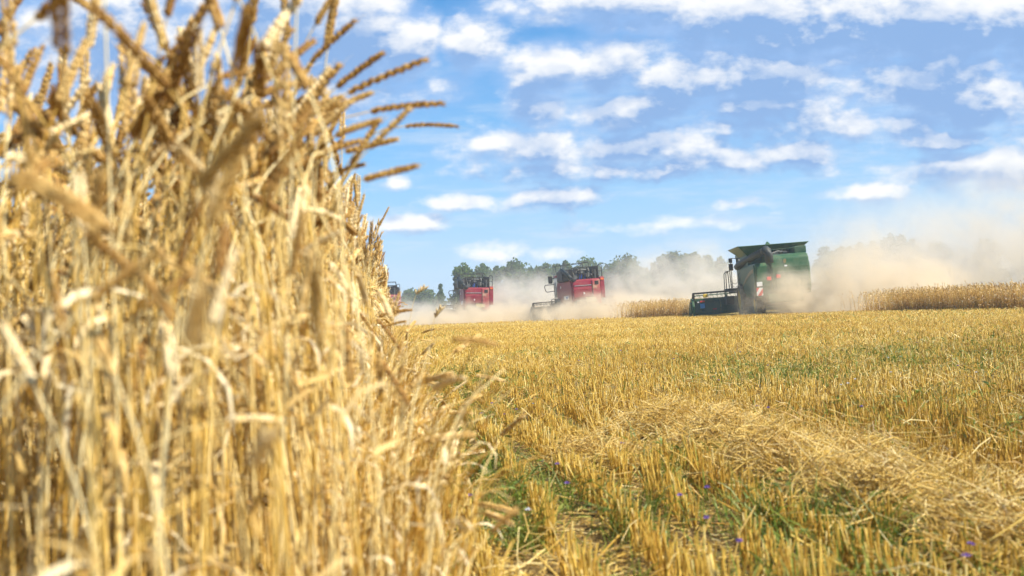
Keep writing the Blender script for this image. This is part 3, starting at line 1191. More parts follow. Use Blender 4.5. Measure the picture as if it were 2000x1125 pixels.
# ------------------------------------------------------------------ machine building
class MB:
    def __init__(self):
        self.v, self.f = [], []

    def _add(self, vs, fs):
        n = len(self.v)
        self.v += [tuple(map(float, p)) for p in vs]
        self.f += [tuple(i + n for i in f) for f in fs]
        return self

    def box(self, x0, x1, y0, y1, z0, z1, rot=None):
        vs = [(x, y, z) for z in (z0, z1) for y in (y0, y1) for x in (x0, x1)]
        if rot is not None:
            c = Vector(((x0 + x1) / 2, (y0 + y1) / 2, (z0 + z1) / 2))
            vs = [tuple(c + rot @ (Vector(p) - c)) for p in vs]
        return self._add(vs, [(0, 2, 3, 1), (4, 5, 7, 6), (0, 1, 5, 4), (2, 6, 7, 3), (0, 4, 6, 2), (1, 3, 7, 5)])

    def prism(self, prof, a0, a1, axis='x'):
        """profile extruded along x (profile = y,z), y (x,z) or z (x,y)"""
        n = len(prof)

        def P(a, p):
            return (a, p[0], p[1]) if axis == 'x' else (p[0], a, p[1]) if axis == 'y' else (p[0], p[1], a)
        vs = [P(a0, p) for p in prof] + [P(a1, p) for p in prof]
        fs = [tuple(range(n)), tuple(range(2 * n - 1, n - 1, -1))] + [(i, i + n, (i + 1) % n + n, (i + 1) % n) for i in range(n)]
        return self._add(vs, fs)

    def tube(self, pts, r, n=8, caps=True):
        P = np.array(pts, float)
        if len(P) == 2:
            P = np.stack([P[0], (P[0] + P[1]) / 2, P[1]])
        V, F = tube(P, r, n)
        fs = [tuple(f) for f in F]
        if caps:
            fs += [tuple(range(n))[::-1], tuple(range(len(V) - n, len(V)))]
        return self._add(V, fs)

    def lathe_x(self, prof, c, n=28):
        """profile (radius, x offset) turned about an x axis through c"""
        k = len(prof)
        vs = [(c[0] + x, c[1] + r * math.cos(2 * math.pi * j / n), c[2] + r * math.sin(2 * math.pi * j / n)) for j in range(n) for (r, x) in prof]
        fs = [(j * k + i, j * k + i + 1, ((j + 1) % n) * k + i + 1, ((j + 1) % n) * k + i) for j in range(n) for i in range(k - 1)]
        return self._add(vs, fs)

    def build(self, name, mat, parent=None, bevel=0.0, smooth=False, label=None):
        me = bpy.data.meshes.new(name)
        me.from_pydata(self.v, [], self.f)
        me.materials.append(mat)
        import bmesh
        bm = bmesh.new()
        bm.from_mesh(me)
        bmesh.ops.recalc_face_normals(bm, faces=bm.faces)
        if bevel:
            es = [e for e in bm.edges if len(e.link_faces) == 2 and e.calc_face_angle(0) > .5]
            bmesh.ops.bevel(bm, geom=es, offset=bevel, segments=2, affect='EDGES', profile=.5, clamp_overlap=True)
        for f in bm.faces:
            f.smooth = smooth
        bm.to_mesh(me)
        bm.free()
        o = bpy.data.objects.new(name, me)
        COL.objects.link(o)
        if parent is not None:
            o.parent = parent
        if label:
            o['label'] = label
        return o


def wheel(root, x, y, r, w, side):
    prof = [(r * .58, -w / 2), (r * .92, -w / 2), (r, -w * .36), (r, w * .36), (r * .92, w / 2), (r * .58, w / 2)]
    m = MB().lathe_x(prof, (x, y, r))
    for j in range(22):
        a = j * 2 * math.pi / 22
        for sg in (-1, 1):
            a2 = a + (.14 if sg > 0 else 0)
            c = (x + sg * w * .2, y + r * 1.0 * math.cos(a2), r + r * 1.0 * math.sin(a2))
            m.box(c[0] - w * .21, c[0] + w * .21, c[1] - .03, c[1] + .03, c[2] - .045, c[2] + .045, Matrix.Rotation(a2, 3, 'X'))
    t = m.build('wheel', M['rubber'], root, 0, False)
    MB().lathe_x([(.001, side * w * .16), (r * .18, side * w * .2), (r * .22, side * w * .10), (r * .5, side * w * .12), (r * .57, side * w * .42), (r * .60, side * w * .47)], (x, y, r)).build('rim', M['yellow'] if root.get('rimy') else M['grey'], t, 0, True)


def header(root, x0, x1, y, mat, matd, reelz=1.45):
    # cutting table: curved rear wall, floor, knife bar
    h = MB()
    h.prism([(y, .22), (y + .05, 1.05), (y + .16, 1.22), (y + .28, 1.22), (y + .24, 1.0), (y + .22, .5), (y + .5, .32), (y + 1.5, .24), (y + 1.5, .18), (y + .3, .18)], x0 + .1, x1 - .1)
    h.box(x0 + .1, x1 - .1, y - .12, y + .02, 1.08, 1.24)
    h.box(x0 + .1, x1 - .1, y - .10, y + .02, .30, .42)
    for i in range(7):
        xx = x0 + .5 + (x1 - x0 - 1) * i / 6
        h.box(xx - .05, xx + .05, y - .07, y + .02, .42, 1.08)
    hd = h.build('header', mat, root, .015)
    for sx, xx in ((-1, x0), (1, x1)):
        d = MB()
        d.prism([(y - .15, .2), (y - .25, .75), (y - .05, 1.2), (y + .6, 1.28), (y + 1.5, .8), (y + 2.5, .3), (y + 2.6, .16), (y + 1.4, .12)], xx - .07, xx + .07)
        d.prism([(y - .1, .35), (y - .05, .95), (y + .5, 1.05), (y + 1.2, .6), (y + 1.2, .3)], xx + sx * .07, xx + sx * .15)
        d.build('end_divider', matd, hd, .02)
    # reel: six bars round an axle with tines, spider plates
    yc, zc, rr = y + 1.0, reelz - .42, .50
    rl = MB()
    rl.tube([(x0 + .15, yc, zc), (x1 - .15, yc, zc)], .07, 10)
    tn = MB()
    for k in range(6):
        a = R(15 + 60 * k)
        by, bz = yc + rr * math.cos(a), zc + rr * math.sin(a)
        rl.tube([(x0 + .15, by, bz), (x1 - .15, by, bz)], .035, 6)
        nt = int((x1 - x0) / .28)
        for i in range(nt):
            xx = x0 + .25 + i * .28
            rl.tube([(xx, by, bz), (xx, by - .04, bz - .12), (xx, by - .03, bz - .24)], .012, 4)
    nsp = 5
    for i in range(nsp):
        xx = x0 + .2 + (x1 - x0 - .4) * i / (nsp - 1)
        for k in range(6):
            a = R(15 + 60 * k)
            rl.tube([(xx, yc, zc), (xx, yc + rr * math.cos(a), zc + rr * math.sin(a))], .025, 5)
    rl.build('reel', matd, hd)
    # reel arms at the two ends and the high rear rail
    ra = MB()
    for xx in (x0 + .08, x1 - .08):
        ra.tube([(xx, y - .05, 1.2), (xx, y + .3, reelz + .08), (xx, yc, zc)], .05, 6)
        ra.box(xx - .05, xx + .05, y - .1, y + .0, 1.15, reelz + .12)
    ra.box(x0 + .06, x1 - .06, y - .06, y + .04, reelz + .02, reelz + .13)
    for i in range(int((x1 - x0) / .42)):
        ra.tube([(x0 + .3 + i * .42, y, reelz + .05), (x0 + .3 + i * .42, y, reelz - .14)], .014, 4)
    ra.build('reel_arm', M['black'], hd)
    au = MB()
    au.tube([(x0 + .15, y + .55, .62), (x1 - .15, y + .55, .62)], .20, 12)
    for i in range(int((x1 - x0) / .25)):
        xx = x0 + .2 + i * .25
        au.tube([(xx, y + .55, .62), (xx + .02, y + .55, .62), (xx + .04, y + .55, .62)], .30, 12)
    au.build('feed_auger', M['steel'], hd)
    return hd


def loop_rail(m, pts, r=.022, n=6):
    for a, b in zip(pts[:-1], pts[1:]):
        m.tube([a, b], r, n)
    return m


# ------------------------------------------------------------------ green combine
GREEN_D = 54.7
groot = empty('combine_harvester', (gx(1535, GREEN_D), GREEN_D, -.02), (0, R(-2.0), R(-3.8)))
groot['rimy'] = 1
tag(groot, 'big green combine harvester with flared grain tank cutting wheat in dust', 'combine harvester', 'combine harvesters working the field')
b = MB()
b.prism([(0.0, 1.1), (-.08, 1.6), (-.05, 2.75), (.1, 2.92), (6.2, 2.9), (6.2, 1.6), (5.0, 1.15), (1.2, 1.0)], -1.45, 1.47)
body = b.build('body', M['green'], groot, .05)
MB().prism([(-.16, 1.25), (-.2, 2.6), (-.12, 3.1), (.05, 3.26), (.4, 3.34), (2.6, 3.34), (2.6, 1.25)], -.62, 1.45).build('rear_hood', M['green'], groot, .07)
MB().box(-.4, 1.35, -.215, -.155, 1.35, 2.35).build('rear_door', M['green_dark'], groot, .02)
sp_ = MB()
sp_.prism([(.08, 1.25), (.02, 2.5), (.15, 2.82), (5.8, 2.82), (5.9, 1.9), (4.6, 1.45), (2.6, 1.2)], -1.53, -1.45)
side = sp_.build('side_panel', M['green'], groot, .02)
st_ = MB()
pts_t = [(.3, 2.62), (1.2, 2.55), (2.4, 2.32), (3.6, 1.98), (4.6, 1.62)]
pts_b = [(4.6, 1.54), (3.6, 1.82), (2.4, 2.12), (1.2, 2.34), (.3, 2.42)]
st_.prism(pts_t + pts_b, -1.545, -1.525)
st_.build('swoosh_stripe', M['stripe'], side)
MB().box(1.46, 1.53, .1, 5.8, 1.35, 2.8).build('side_panel', M['green_dark'], groot, .02)
# engine deck clutter and right cooling housing
MB().box(.85, 1.5, .5, 2.2, 3.32, 3.72).build('air_intake_housing', M['green_dark'], groot, .04)
cl = MB()
cl.tube([(-.3, 2.3, 3.45), (.1, 2.2, 3.52), (.5, 2.0, 3.5), (.75, 1.6, 3.42)], .07, 8)
cl.tube([(-.35, 1.6, 3.4), (.2, 1.7, 3.56), (.6, 2.2, 3.5)], .05, 8)
cl.box(-.2, .3, 1.9, 2.3, 3.34, 3.52)
cl.tube([(.55, 2.3, 3.3), (.55, 2.3, 3.75), (.55, 2.1, 3.9)], .06, 8)
cl.build('engine_pipes', M['grey'], groot)
ra = MB()
loop_rail(ra, [(-.5, .15, 3.34), (-.5, .15, 3.6), (.8, .15, 3.62), (.8, .15, 3.34)], .018)
ra.build('deck_rail', M['green_dark'], groot)
# grain tank: bin, flared extension flaps, cover peak
tk = MB().box(-1.42, 1.42, 2.5, 5.2, 2.88, 3.50).build('grain_tank', M['green_dark'], groot, .03)


def flap(p):
    m = MB()
    P = [Vector(q) for q in p]
    nrm = (P[1] - P[0]).cross(P[3] - P[0]).normalized() * .03
    m._add([tuple(q) for q in P] + [tuple(q + nrm) for q in P], [(0, 1, 2, 3), (7, 6, 5, 4), (0, 4, 5, 1), (1, 5, 6, 2), (2, 6, 7, 3), (3, 7, 4, 0)])
    m.build('tank_flap', M['green'], tk)


zb, zt = 3.5, 4.02
flap([(-1.42, 2.5, zb), (1.42, 2.5, zb), (1.98, 1.9, zt - .02), (-1.98, 1.9, zt)])
flap([(-1.42, 5.2, zb), (1.42, 5.2, zb), (1.98, 5.8, zt), (-1.98, 5.8, zt)])
flap([(-1.42, 2.53, zb), (-1.42, 5.17, zb), (-1.98, 5.77, zt), (-1.98, 1.93, zt)])
flap([(1.42, 2.53, zb), (1.42, 5.17, zb), (1.98, 5.77, zt), (1.98, 1.93, zt)])
MB()._add([(-.35, 3.4, 3.6), (.55, 3.4, 3.6), (.55, 4.4, 3.6), (-.35, 4.4, 3.6), (.0, 3.7, 4.28), (.12, 4.0, 4.28)],
          [(0, 1, 2, 3), (0, 4, 1), (1, 4, 5), (1, 5, 2), (2, 5, 3), (3, 5, 4), (3, 4, 0)]).build('auger_cover', M['green'], tk)
# unloading auger folded back along the left side
ua = MB().tube([(-1.62, 5.0, 2.95), (-1.58, 4.4, 3.05), (-1.18, 2.0, 3.36), (-.86, -.1, 3.56)], [.20, .215, .215, .215], 18).build('unloading_auger', M['auger_grey'], groot, 0, True)
MB().tube([(-.90, .1, 3.55), (-.84, -.22, 3.60), (-.80, -.42, 3.52), (-.77, -.52, 3.30), (-.75, -.56, 2.86)], [.22, .235, .24, .235, .21], 18).build('spout', M['auger_grey'], ua, 0, True)
# cab
c = MB().prism([(5.3, 2.3), (5.3, 3.55), (6.9, 3.55), (7.2, 2.9), (6.9, 1.9), (5.6, 1.9)], -1.3, 1.3).build('cab', M['glass'], groot, .03)
MB().prism([(5.15, 3.55), (5.15, 3.72), (7.0, 3.74), (7.15, 3.55)], -1.38, 1.38).build('roof', M['green_dark'], c, .04)
cp = MB()
for xx in (-1.32, 1.32):
    for yy in (5.32, 6.86):
        cp.box(xx - .05, xx + .05, yy - .06, yy + .06, 2.0, 3.56)
cp.build('cab_pillar', M['black'], c)
MB().tube([(-1.36, 5.4, 3.66), (-1.36, 5.4, 3.92)], .07, 10).build('beacon', M['orange'], c, 0, True)
mm = MB()
loop_rail(mm, [(-1.3, 6.2, 3.5), (-1.72, 6.3, 3.55), (-1.8, 6.3, 3.3), (-1.8, 6.3, 1.7)], .025)
mr = mm.build('mirror_arm', M['black'], groot)
MB().box(-1.93, -1.67, 6.24, 6.34, 2.80, 3.22).box(-1.91, -1.69, 6.24, 6.34, 3.28, 3.56).build('mirror', M['black'], mr, .03)
# ladder and platform
pl = MB().box(-2.3, -1.3, 5.0, 6.6, 1.62, 1.70).box(-2.25, -1.3, 5.0, 5.08, 1.42, 1.5).build('platform', M['black'], groot, .01)
lr = MB()
for yy in (5.1, 5.9):
    loop_rail(lr, [(-2.35, yy, 1.25), (-2.32, yy, 2.6), (-2.2, yy, 2.75), (-2.08, yy, 2.75), (-2.05, yy, 1.7)], .028)
for zz in (1.3, 1.6):
    lr.tube([(-2.35, 5.1, zz), (-2.35, 5.9, zz)], .02, 5)
loop_rail(lr, [(-1.55, 5.0, 1.7), (-1.58, 5.0, 2.5), (-1.45, 5.0, 2.72), (-1.4, 5.0, 2.72)], .025)
loop_rail(lr, [(-1.62, 5.0, 2.2), (-1.4, 5.0, 2.2)], .02)
for z0_ in (2.15, 1.95, 1.8):
    lr.tube([(-2.05, 5.1, z0_), (-1.9, 5.05, z0_ - .18), (-1.8, 5.0, z0_ - .2), (-1.7, 5.0, z0_ - .14), (-1.58, 5.0, z0_ + .08)], .012, 4)
lr.build('ladder', M['black'], groot)
MB().box(-2.42, -1.95, 5.0, 6.0, .75, 1.25).build('fuel_step', M['black'], groot, .03)
MB().prism([(5.6, .9), (5.6, 1.5), (7.6, 1.0), (7.6, .35)], -.65, .65).build('feeder_house', M['green_dark'], groot, .02)
# rear signs and lights
MB().box(-1.50, -1.16, -.16, -.12, 1.12, 1.56).build('warning_plate', M['warning'], groot)
MB().box(-1.46, -1.16, -.16, -.12, 1.64, 1.88).build('sign_plate', M['white'], groot)
for (xx, zz) in ((-.80, 2.02), (-.28, 2.10)):
    MB().box(xx - .12, xx + .12, -.28, -.21, zz - .10, zz + .10).build('tail_light', M['redlight'], groot, .03)
em = MB()
em.prism([(.06, 3.0), (.16, 3.06), (.22, 2.98), (.2, 2.84), (.12, 2.78), (.06, 2.86)], -.2, -.17, 'y')
em.build('emblem', M['stripe'], groot)
MB().box(.1, .24, -.21, -.185, 2.62, 2.7).build('emblem_plate', M['white'], groot)
for s_ in (-1, 1):
    wheel(groot, s_ * 1.35, 4.6, .95, .75, s_)
    wheel(groot, s_ * 1.25, .9, .62, .5, s_)
MB().box(-1.1, 1.1, .78, 1.02, .5, .74).build('axle', M['black'], groot, .02)
MB().box(-1.1, 1.1, 4.4, 4.8, .8, 1.1).build('axle', M['black'], groot, .02)
MB().prism([(-.1, 1.2), (-.5, .75), (-.45, .68), (.6, .9), (.6, 1.2)], -.9, .95).build('straw_chopper', M['green_dark'], groot, .02)
hd = header(groot, -4.15, 4.4, 7.5, M['green_dark'], M['green'], 1.5)
MB().box(-3.72, -3.44, 7.36, 7.40, .62, .92).build('blue_plate', M['skyblue'], hd)
MB().box(-3.70, -3.42, 7.36, 7.40, 1.0, 1.10).build('reflector', M['redlight'], hd)
MB().box(-3.88, -3.78, 7.36, 7.40, .98, 1.06).build('reflector', M['white'], hd)
MB().box(-3.50, -3.20, 7.36, 7.46, 1.28, 1.5).build('work_light', M['yellow'], hd, .03)
MB().box(-2.95, -2.72, 7.36, 7.40, .50, .56).build('reflector', M['redlight'], hd)
MB().box(-3.2, -2.6, 7.34, 7.40, .24, .30).build('skid_bar', M['green'], hd)


# ------------------------------------------------------------------ red combines
def red_combine(loc, rot):
    root = empty('combine_harvester', loc, rot)
    b = MB()
    b.prism([(.05, 1.5), (.0, 1.75), (.0, 3.02), (.12, 3.10), (5.9, 3.12), (6.3, 2.7), (6.3, 1.5), (5.0, 1.25), (1.2, 1.15)], -1.22, .98)
    b.build('body', M['red'], root, .03)
    hood = MB().prism([(-.10, 1.72), (-.16, 2.35), (-.12, 2.58), (-.10, 2.62), (-.14, 2.66), (-.10, 3.02), (0, 3.06), (0, 1.72)], -1.18, .30).build('rear_hood', M['red'], root, .015)
    MB().box(-1.1, .24, -.165, -.13, 2.60, 2.64).build('trim_strip', M['steel'], hood)
    MB().box(-.42, -.34, -.19, -.15, 1.95, 2.08).build('hood_latch', M['white'], hood)
    v = MB().box(.32, .92, -.20, .04, 1.15, 3.0).build('radiator_grille', M['red_dusty'], root, .02)
    MB().box(.50, .80, -.23, -.19, 2.62, 2.90).build('vent', M['black'], v, .05)
    gr = MB()
    for i in range(9):
        gr.box(.36, .88, -.222, -.19, 1.3 + i * .13, 1.36 + i * .13)
    gr.build('slat_panel', M['red_dusty'], v)
    MB().prism([(.0, 1.55), (-.06, 1.9), (-.04, 3.1), (.1, 3.2), (3.8, 3.2), (3.8, 1.55)], .98, 1.30).build('side_box', M['red'], root, .03)
    MB().box(1.02, 1.26, -.09, -.03, 2.95, 3.07).build('marker_light', M['orange'], root, .01)
    side = MB().prism([(.15, 1.35), (.05, 2.6), (.35, 3.0), (5.6, 3.05), (6.0, 2.7), (6.0, 1.5), (3.5, 1.3)], -1.32, -1.22).build('side_panel', M['red'], root, .02)
    bd = MB()
    bd.lathe_x([(.001, -.02), (.11, -.02), (.11, .02)], (-1.33, 4.2, 2.65), 16)
    bd.build('badge', M['white'], side)
    MB().box(-1.345, -1.318, 1.3, 3.1, 1.62, 1.92).build('sign_plate', M['white'], side)
    MB().box(-1.36, -1.34, 1.5, 2.2, 1.66, 1.88).build('sign_mark', M['blue'], side)
    # open engine bay on top
    bay = MB()
    bay.box(-1.15, .95, 1.9, 2.6, 3.08, 4.0)
    bay.box(.55, .95, .6, 1.9, 3.08, 4.02)
    for xx in (-1.12, -.45, .1, .5, .92):
        bay.box(xx - .035, xx + .035, .30, .37, 3.06, 4.02)
    bay.box(-1.15, .95, .30, .38, 3.98, 4.06)
    bay.build('engine_bay', M['black'], root, .01)
    en = MB()
    en.box(-.62, .0, .6, 1.5, 3.08, 3.52).box(-.5, -.1, .55, .62, 3.15, 3.4)
    en.build('engine', M['blue'], root, .03)
    pu = MB()
    for (xx, zz, rr) in ((.12, 3.42, .17), (-.82, 3.3, .15), (.75, 3.55, .13), (-.3, 3.7, .12)):
        pu.tube([(xx, .42, zz), (xx, .52, zz)], rr, 16)
    pu.build('pulley', M['grey'], root)
    pp = MB()
    pp.tube([(-.75, .7, 3.1), (-.75, .6, 3.7), (-.5, .7, 3.85), (.1, .7, 3.82)], .07, 8)
    pp.tube([(.3, .5, 3.1), (.32, .5, 3.6), (.25, .7, 3.95)], .055, 8)
    pp.tube([(-.2, .5, 3.5), (.2, .45, 3.55), (.5, .5, 3.4)], .05, 8)
    pp.tube([(.72, .45, 3.15), (.74, .45, 3.8)], .08, 8)
    pp.tube([(-1.0, .5, 3.12), (-.95, .5, 3.5), (-1.1, .5, 3.9)], .05, 8)
    pp.box(-.55, -.1, .5, .62, 3.58, 3.68)
    pp.build('engine_pipes', M['grey'], root)
    bk = MB()
    for i in range(5):
        bk.tube([(-1.05 + i * .4, .55, 3.08), (-1.0 + i * .42, .6, 3.4), (-.9 + i * .38, .65, 3.78)], .10, 7)
    bk.build('hoses', M['black'], root)
    # grain tank behind, with its light frame of rails
    MB().box(-1.45, 1.1, 2.65, 5.0, 3.1, 3.95).build('grain_tank', M['black'], root, .05)
    fr = MB()
    loop_rail(fr, [(-1.5, 2.7, 3.95), (-1.5, 2.7, 4.42), (.75, 2.7, 4.5), (.85, 2.7, 3.95)], .025)
    loop_rail(fr, [(-1.5, 4.9, 3.95), (-1.5, 4.9, 4.42), (.75, 4.9, 4.5), (.85, 4.9, 3.95)], .025)
    loop_rail(fr, [(-1.5, 2.7, 4.42), (-1.5, 4.9, 4.42)], .025)
    loop_rail(fr, [(.75, 2.7, 4.5), (.75, 4.9, 4.5)], .025)
    fr.build('tank_rail', M['black'], root)
    hr = MB()
    loop_rail(hr, [(.98, .4, 3.2), (.98, .4, 4.1), (1.05, .4, 4.16), (1.2, .4, 4.16), (1.26, .4, 4.1), (1.26, .4, 3.2)], .03)
    loop_rail(hr, [(.98, .4, 3.65), (1.26, .4, 3.65)], .022)
    hr.build('handrail', M['black'], root)
    MB().prism([(1.2, 3.05), (1.2, 3.6), (1.5, 3.92), (2.8, 4.0), (3.4, 3.7), (3.4, 3.05)], -1.75, -1.15).build('elevator_housing', M['black'], root, .10)
    au = MB().tube([(-1.62, 1.7, 3.98), (-1.45, .8, 3.62), (-1.22, .1, 3.16)], .15, 14).build('unloading_auger', M['auger_grey'], root, 0, True)
    MB().tube([(-1.24, .14, 3.2), (-1.12, -.06, 3.08), (-.98, -.12, 3.16)], [.17, .18, .14], 12).build('spout', M['black'], au, 0, True)
    # cab, mirror, ladder rails at the front left
    cb = MB().prism([(6.3, 2.0), (6.3, 3.55), (7.5, 3.55), (7.8, 2.9), (7.5, 1.9)], -1.2, .7).build('cab', M['glass'], root, .03)
    MB().box(-1.25, .75, 6.25, 7.6, 3.56, 3.72).build('roof', M['red'], cb, .04)
    ma = MB()
    loop_rail(ma, [(-1.2, 6.9, 3.5), (-1.62, 7.0, 3.5), (-1.62, 7.0, 3.2)], .03)
    ma = ma.build('mirror_arm', M['black'], root)
    MB().box(-1.80, -1.45, 6.95, 7.05, 3.1, 3.72).build('mirror', M['black'], ma, .03)
    rl = MB()
    loop_rail(rl, [(-1.45, 6.0, 3.0), (-2.25, 6.0, 2.98), (-2.35, 6.0, 2.85), (-2.25, 6.0, 2.45), (-2.15, 6.0, 2.40), (-1.5, 6.0, 2.45)], .035)
    for xx in (-1.52, -1.38):
        rl.tube([(xx, 6.0, 1.5), (xx, 6.0, 3.15)], .035, 6)
    for zz in (1.7, 2.1, 2.7):
        rl.tube([(-1.52, 6.0, zz), (-1.30, 6.0, zz)], .025, 6)
    loop_rail(rl, [(-1.9, 6.0, 1.3), (-1.85, 6.0, 1.75), (-1.6, 6.0, 1.8), (-1.5, 6.0, 1.5)], .03)
    rl.build('ladder', M['black'], root)
    MB().box(-1.95, -1.25, 5.6, 6.6, 1.25, 1.45).build('platform', M['black'], root, .02)
    MB().prism([(6.0, .9), (6.0, 1.6), (7.8, 1.0), (7.8, .35)], -.6, .6).build('feeder_house', M['red'], root, .02)
    for s_ in (-1, 1):
        wheel(root, s_ * 1.3 - .05, 5.2, .88, .65, s_)
        wheel(root, s_ * 1.15 - .05, 1.0, .55, .42, s_)
    MB().box(-1.1, 1.0, .9, 1.1, .45, .65).build('axle', M['black'], root, .02)
    MB().box(-1.1, 1.0, 5.0, 5.4, .75, 1.0).build('axle', M['black'], root, .02)
    MB().prism([(.1, 1.72), (-.3, 1.6), (-.55, 1.32), (-.5, 1.26), (.2, 1.3)], -.25, .5).build('straw_hood', M['stripe'], root, .03)
    MB().prism([(.15, 1.6), (-.05, 1.45), (.0, .9), (1.0, .9), (1.0, 1.6)], -1.0, .85).build('straw_walker_box', M['black'], root, .02)
    header(root, -3.2, 3.9, 7.6, M['grey'], M['black'], 1.5)
    return root


def copy_tree(o, parent=None):
    c = o.copy()
    COL.objects.link(c)
    if parent is not None:
        c.parent = parent
    for ch in list(o.children):
        copy_tree(ch, c)
    return c


RD = 77.0
red1 = red_combine((gx(1154, RD), RD, 0), (0, R(-2.4), R(8.2)))
tag(red1, 'nearer red combine harvester between the green one and the distant red ones', 'combine harvester', 'combine harvesters working the field')
red2 = copy_tree(red1)
red2.location = (gx(935, 88), 88.0, 0)
red2.rotation_euler = (0, R(2.2), R(6.5))
red2['label'] = 'farther red combine harvester sunk in dust, left of the nearer red one'
red3 = copy_tree(red1)
red3.location = (gx(757, 100), 100.0, 0)
red3.rotation_euler = (0, R(1.5), R(5))
red3['label'] = 'most distant combine harvester, only its top showing over the wheat edge'

# ------------------------------------------------------------------ trees
trng = random.Random(5)


def tree(label, px, top, wpx, D, kind='round', group='trees along the far edge of the field'):
    sc_ = FPX / D
    Hy = 611.5 - (px - 1000) * .0437
    Ht = ((Hy - top) / sc_ + CAM_H) * .93
    Wd = 1.4 * wpx / sc_
    x = gx(px, D)
    root = empty('tree', (x, D, 0))
    tag(root, label, 'tree', group)
    tr = MB()
    lean = trng.uniform(-.3, .3)
    tr.tube([(0, 0, -.1), (lean * .2, 0, Ht * .3), (lean * .6, .1, Ht * .6), (lean, .1, Ht * .9)], [Ht * .022, Ht * .018, Ht * .012, Ht * .003], 7)
    cl = []
    if kind == 'round':
        n = 30
        for i in range(n):
            z = Ht * trng.uniform(.10, .93)
            f = math.sin(math.pi * min(1, max(.12, (z / Ht + .1) / 1.08))) ** .6
            a = trng.uniform(0, 6.28)
            rr = Wd * .5 * f * trng.uniform(.15, .85)
            cl.append((rr * math.cos(a) + lean * .5, rr * math.sin(a), z, Wd * trng.uniform(.14, .25)))
        cl.append((lean, 0, Ht * .96, Wd * .13))
        cl.append((lean * .7, 0, Ht * .8, Wd * .24))
    else:
        for i in range(14):
            z = Ht * (.12 + .84 * i / 13)
            a = i * 2.4
            w = Wd * .5 * (1.02 - z / Ht)
            cl.append((w * .45 * math.cos(a), w * .45 * math.sin(a), z, max(.25, w * .8)))
    for (cx, cy, cz, r) in cl[:9]:
        b0 = (lean * .4, 0, max(Ht * .2, cz - r * 1.6))
        tr.tube([b0, (cx * .5, cy * .5, cz - r * .5), (cx, cy, cz)], [Ht * .008, Ht * .005, Ht * .002], 4)
    tr.build('trunk', M['bark'], root)
    acc = Acc()
    for (cx, cy, cz, r) in cl:
        t = trng.uniform(.15, .85)
        for k in range(int(70 + 45 * r)):
            q = Vector((trng.gauss(0, 1), trng.gauss(0, 1), trng.gauss(0, .8))).normalized() * r * trng.uniform(.35, 1.12)
            s = trng.uniform(.14, .34) * (.8 + .12 * r) * 1.3
            u_ = Vector((trng.gauss(0, 1), trng.gauss(0, 1), trng.gauss(0, 1))).normalized()
            w_ = u_.orthogonal().normalized()
            c = Vector((cx, cy, cz)) + q
            V = [c - u_ * s, c + w_ * s * .7, c + u_ * s, c - w_ * s * .7]
            acc.add([tuple(p) for p in V], [[0, 1, 2, 3]], 0, min(1, max(0, t + trng.uniform(-.2, .2))))
    V, F, Mi, T = acc.done()
    np_mesh('crown', V, F, [M['crown']], None, T, False, root)


TREES = [
    ('dark leaning tree at the left end of the far tree row, above farther red combine', 907, 514, 44, 165, 'round'),
    ('small pointed conifer standing alone left of the farther red combine', 863, 549, 26, 190, 'cone'),
    ('low bushy tree left of the pointed conifer', 838, 566, 44, 230, 'round'),
    ('lowest bush at the left, close to the wheat edge', 802, 568, 48, 235, 'round'),
    ('tree directly behind the rails of the farther red combine', 946, 511, 44, 200, 'round'),
    ('narrow tree just right of the farther red combine rails', 971, 512, 26, 205, 'round'),
    ('broad round tree in the gap between the two red combines', 1008, 505, 58, 205, 'round'),
    ('low tree right of the broad round tree between the red combines', 1044, 518, 38, 205, 'round'),
    ('pointed bushy tree in the gap left of the nearer red combine', 1068, 508, 36, 205, 'round'),
    ('tree just left of the nearer red combine tank rails', 1090, 508, 30, 210, 'round'),
    ('slim tall tree rising over the left of the nearer red combine', 1110, 500, 26, 205, 'round'),
    ('wide tree directly behind the nearer red combine top', 1150, 500, 62, 215, 'round'),
    ('low dusty tree just right of the nearer red combine', 1196, 512, 38, 215, 'round'),
    ('tall full tree standing apart right of the nearer red combine', 1228, 494, 62, 200, 'round'),
    ('low tree on the right flank of the tall full tree', 1254, 518, 36, 205, 'round'),
    ('slim tree across the gap right of the tall full tree', 1280, 505, 22, 215, 'round'),
    ('leafy tree at the left end of the mid tree row', 1296, 496, 36, 215, 'round'),
    ('tallest tree of the row left of the green combine', 1318, 484, 50, 215, 'round'),
    ('tree in the middle of the row left of the green combine', 1343, 489, 40, 220, 'round'),
    ('pointed tree top in the row left of the green combine', 1362, 484, 32, 220, 'round'),
    ('dim tree right of the pointed tree top, left of green combine', 1384, 492, 38, 225, 'round'),
    ('faint tree in the dust nearest the green combine mirror', 1410, 495, 36, 228, 'round'),
    ('faint tree top just right of the green combine tank', 1618, 475, 42, 250, 'round'),
    ('faint low tree second right of the green combine', 1650, 473, 34, 250, 'round'),
    ('small pointed faint tree in the right tree row', 1666, 471, 22, 250, 'round'),
    ('faint tree just left of the tall right clump', 1684, 466, 34, 250, 'round'),
    ('narrow faint tree beside the tall right clump', 1711, 461, 34, 250, 'round'),
    ('tall hazy tree forming the left half of the right clump', 1743, 450, 44, 245, 'round'),
    ('tall hazy tree forming the right half of the right clump', 1765, 450, 42, 245, 'round'),
    ('lower hazy tree on the right flank of the tall clump', 1788, 457, 34, 250, 'round'),
    ('very faint tree swallowed by the dust right of the clump', 1830, 466, 50, 255, 'round'),
    ('very faint tree swallowed by the dust near the right frame edge', 1930, 464, 60, 260, 'round'),
]
for a in TREES:
    tree(*a)


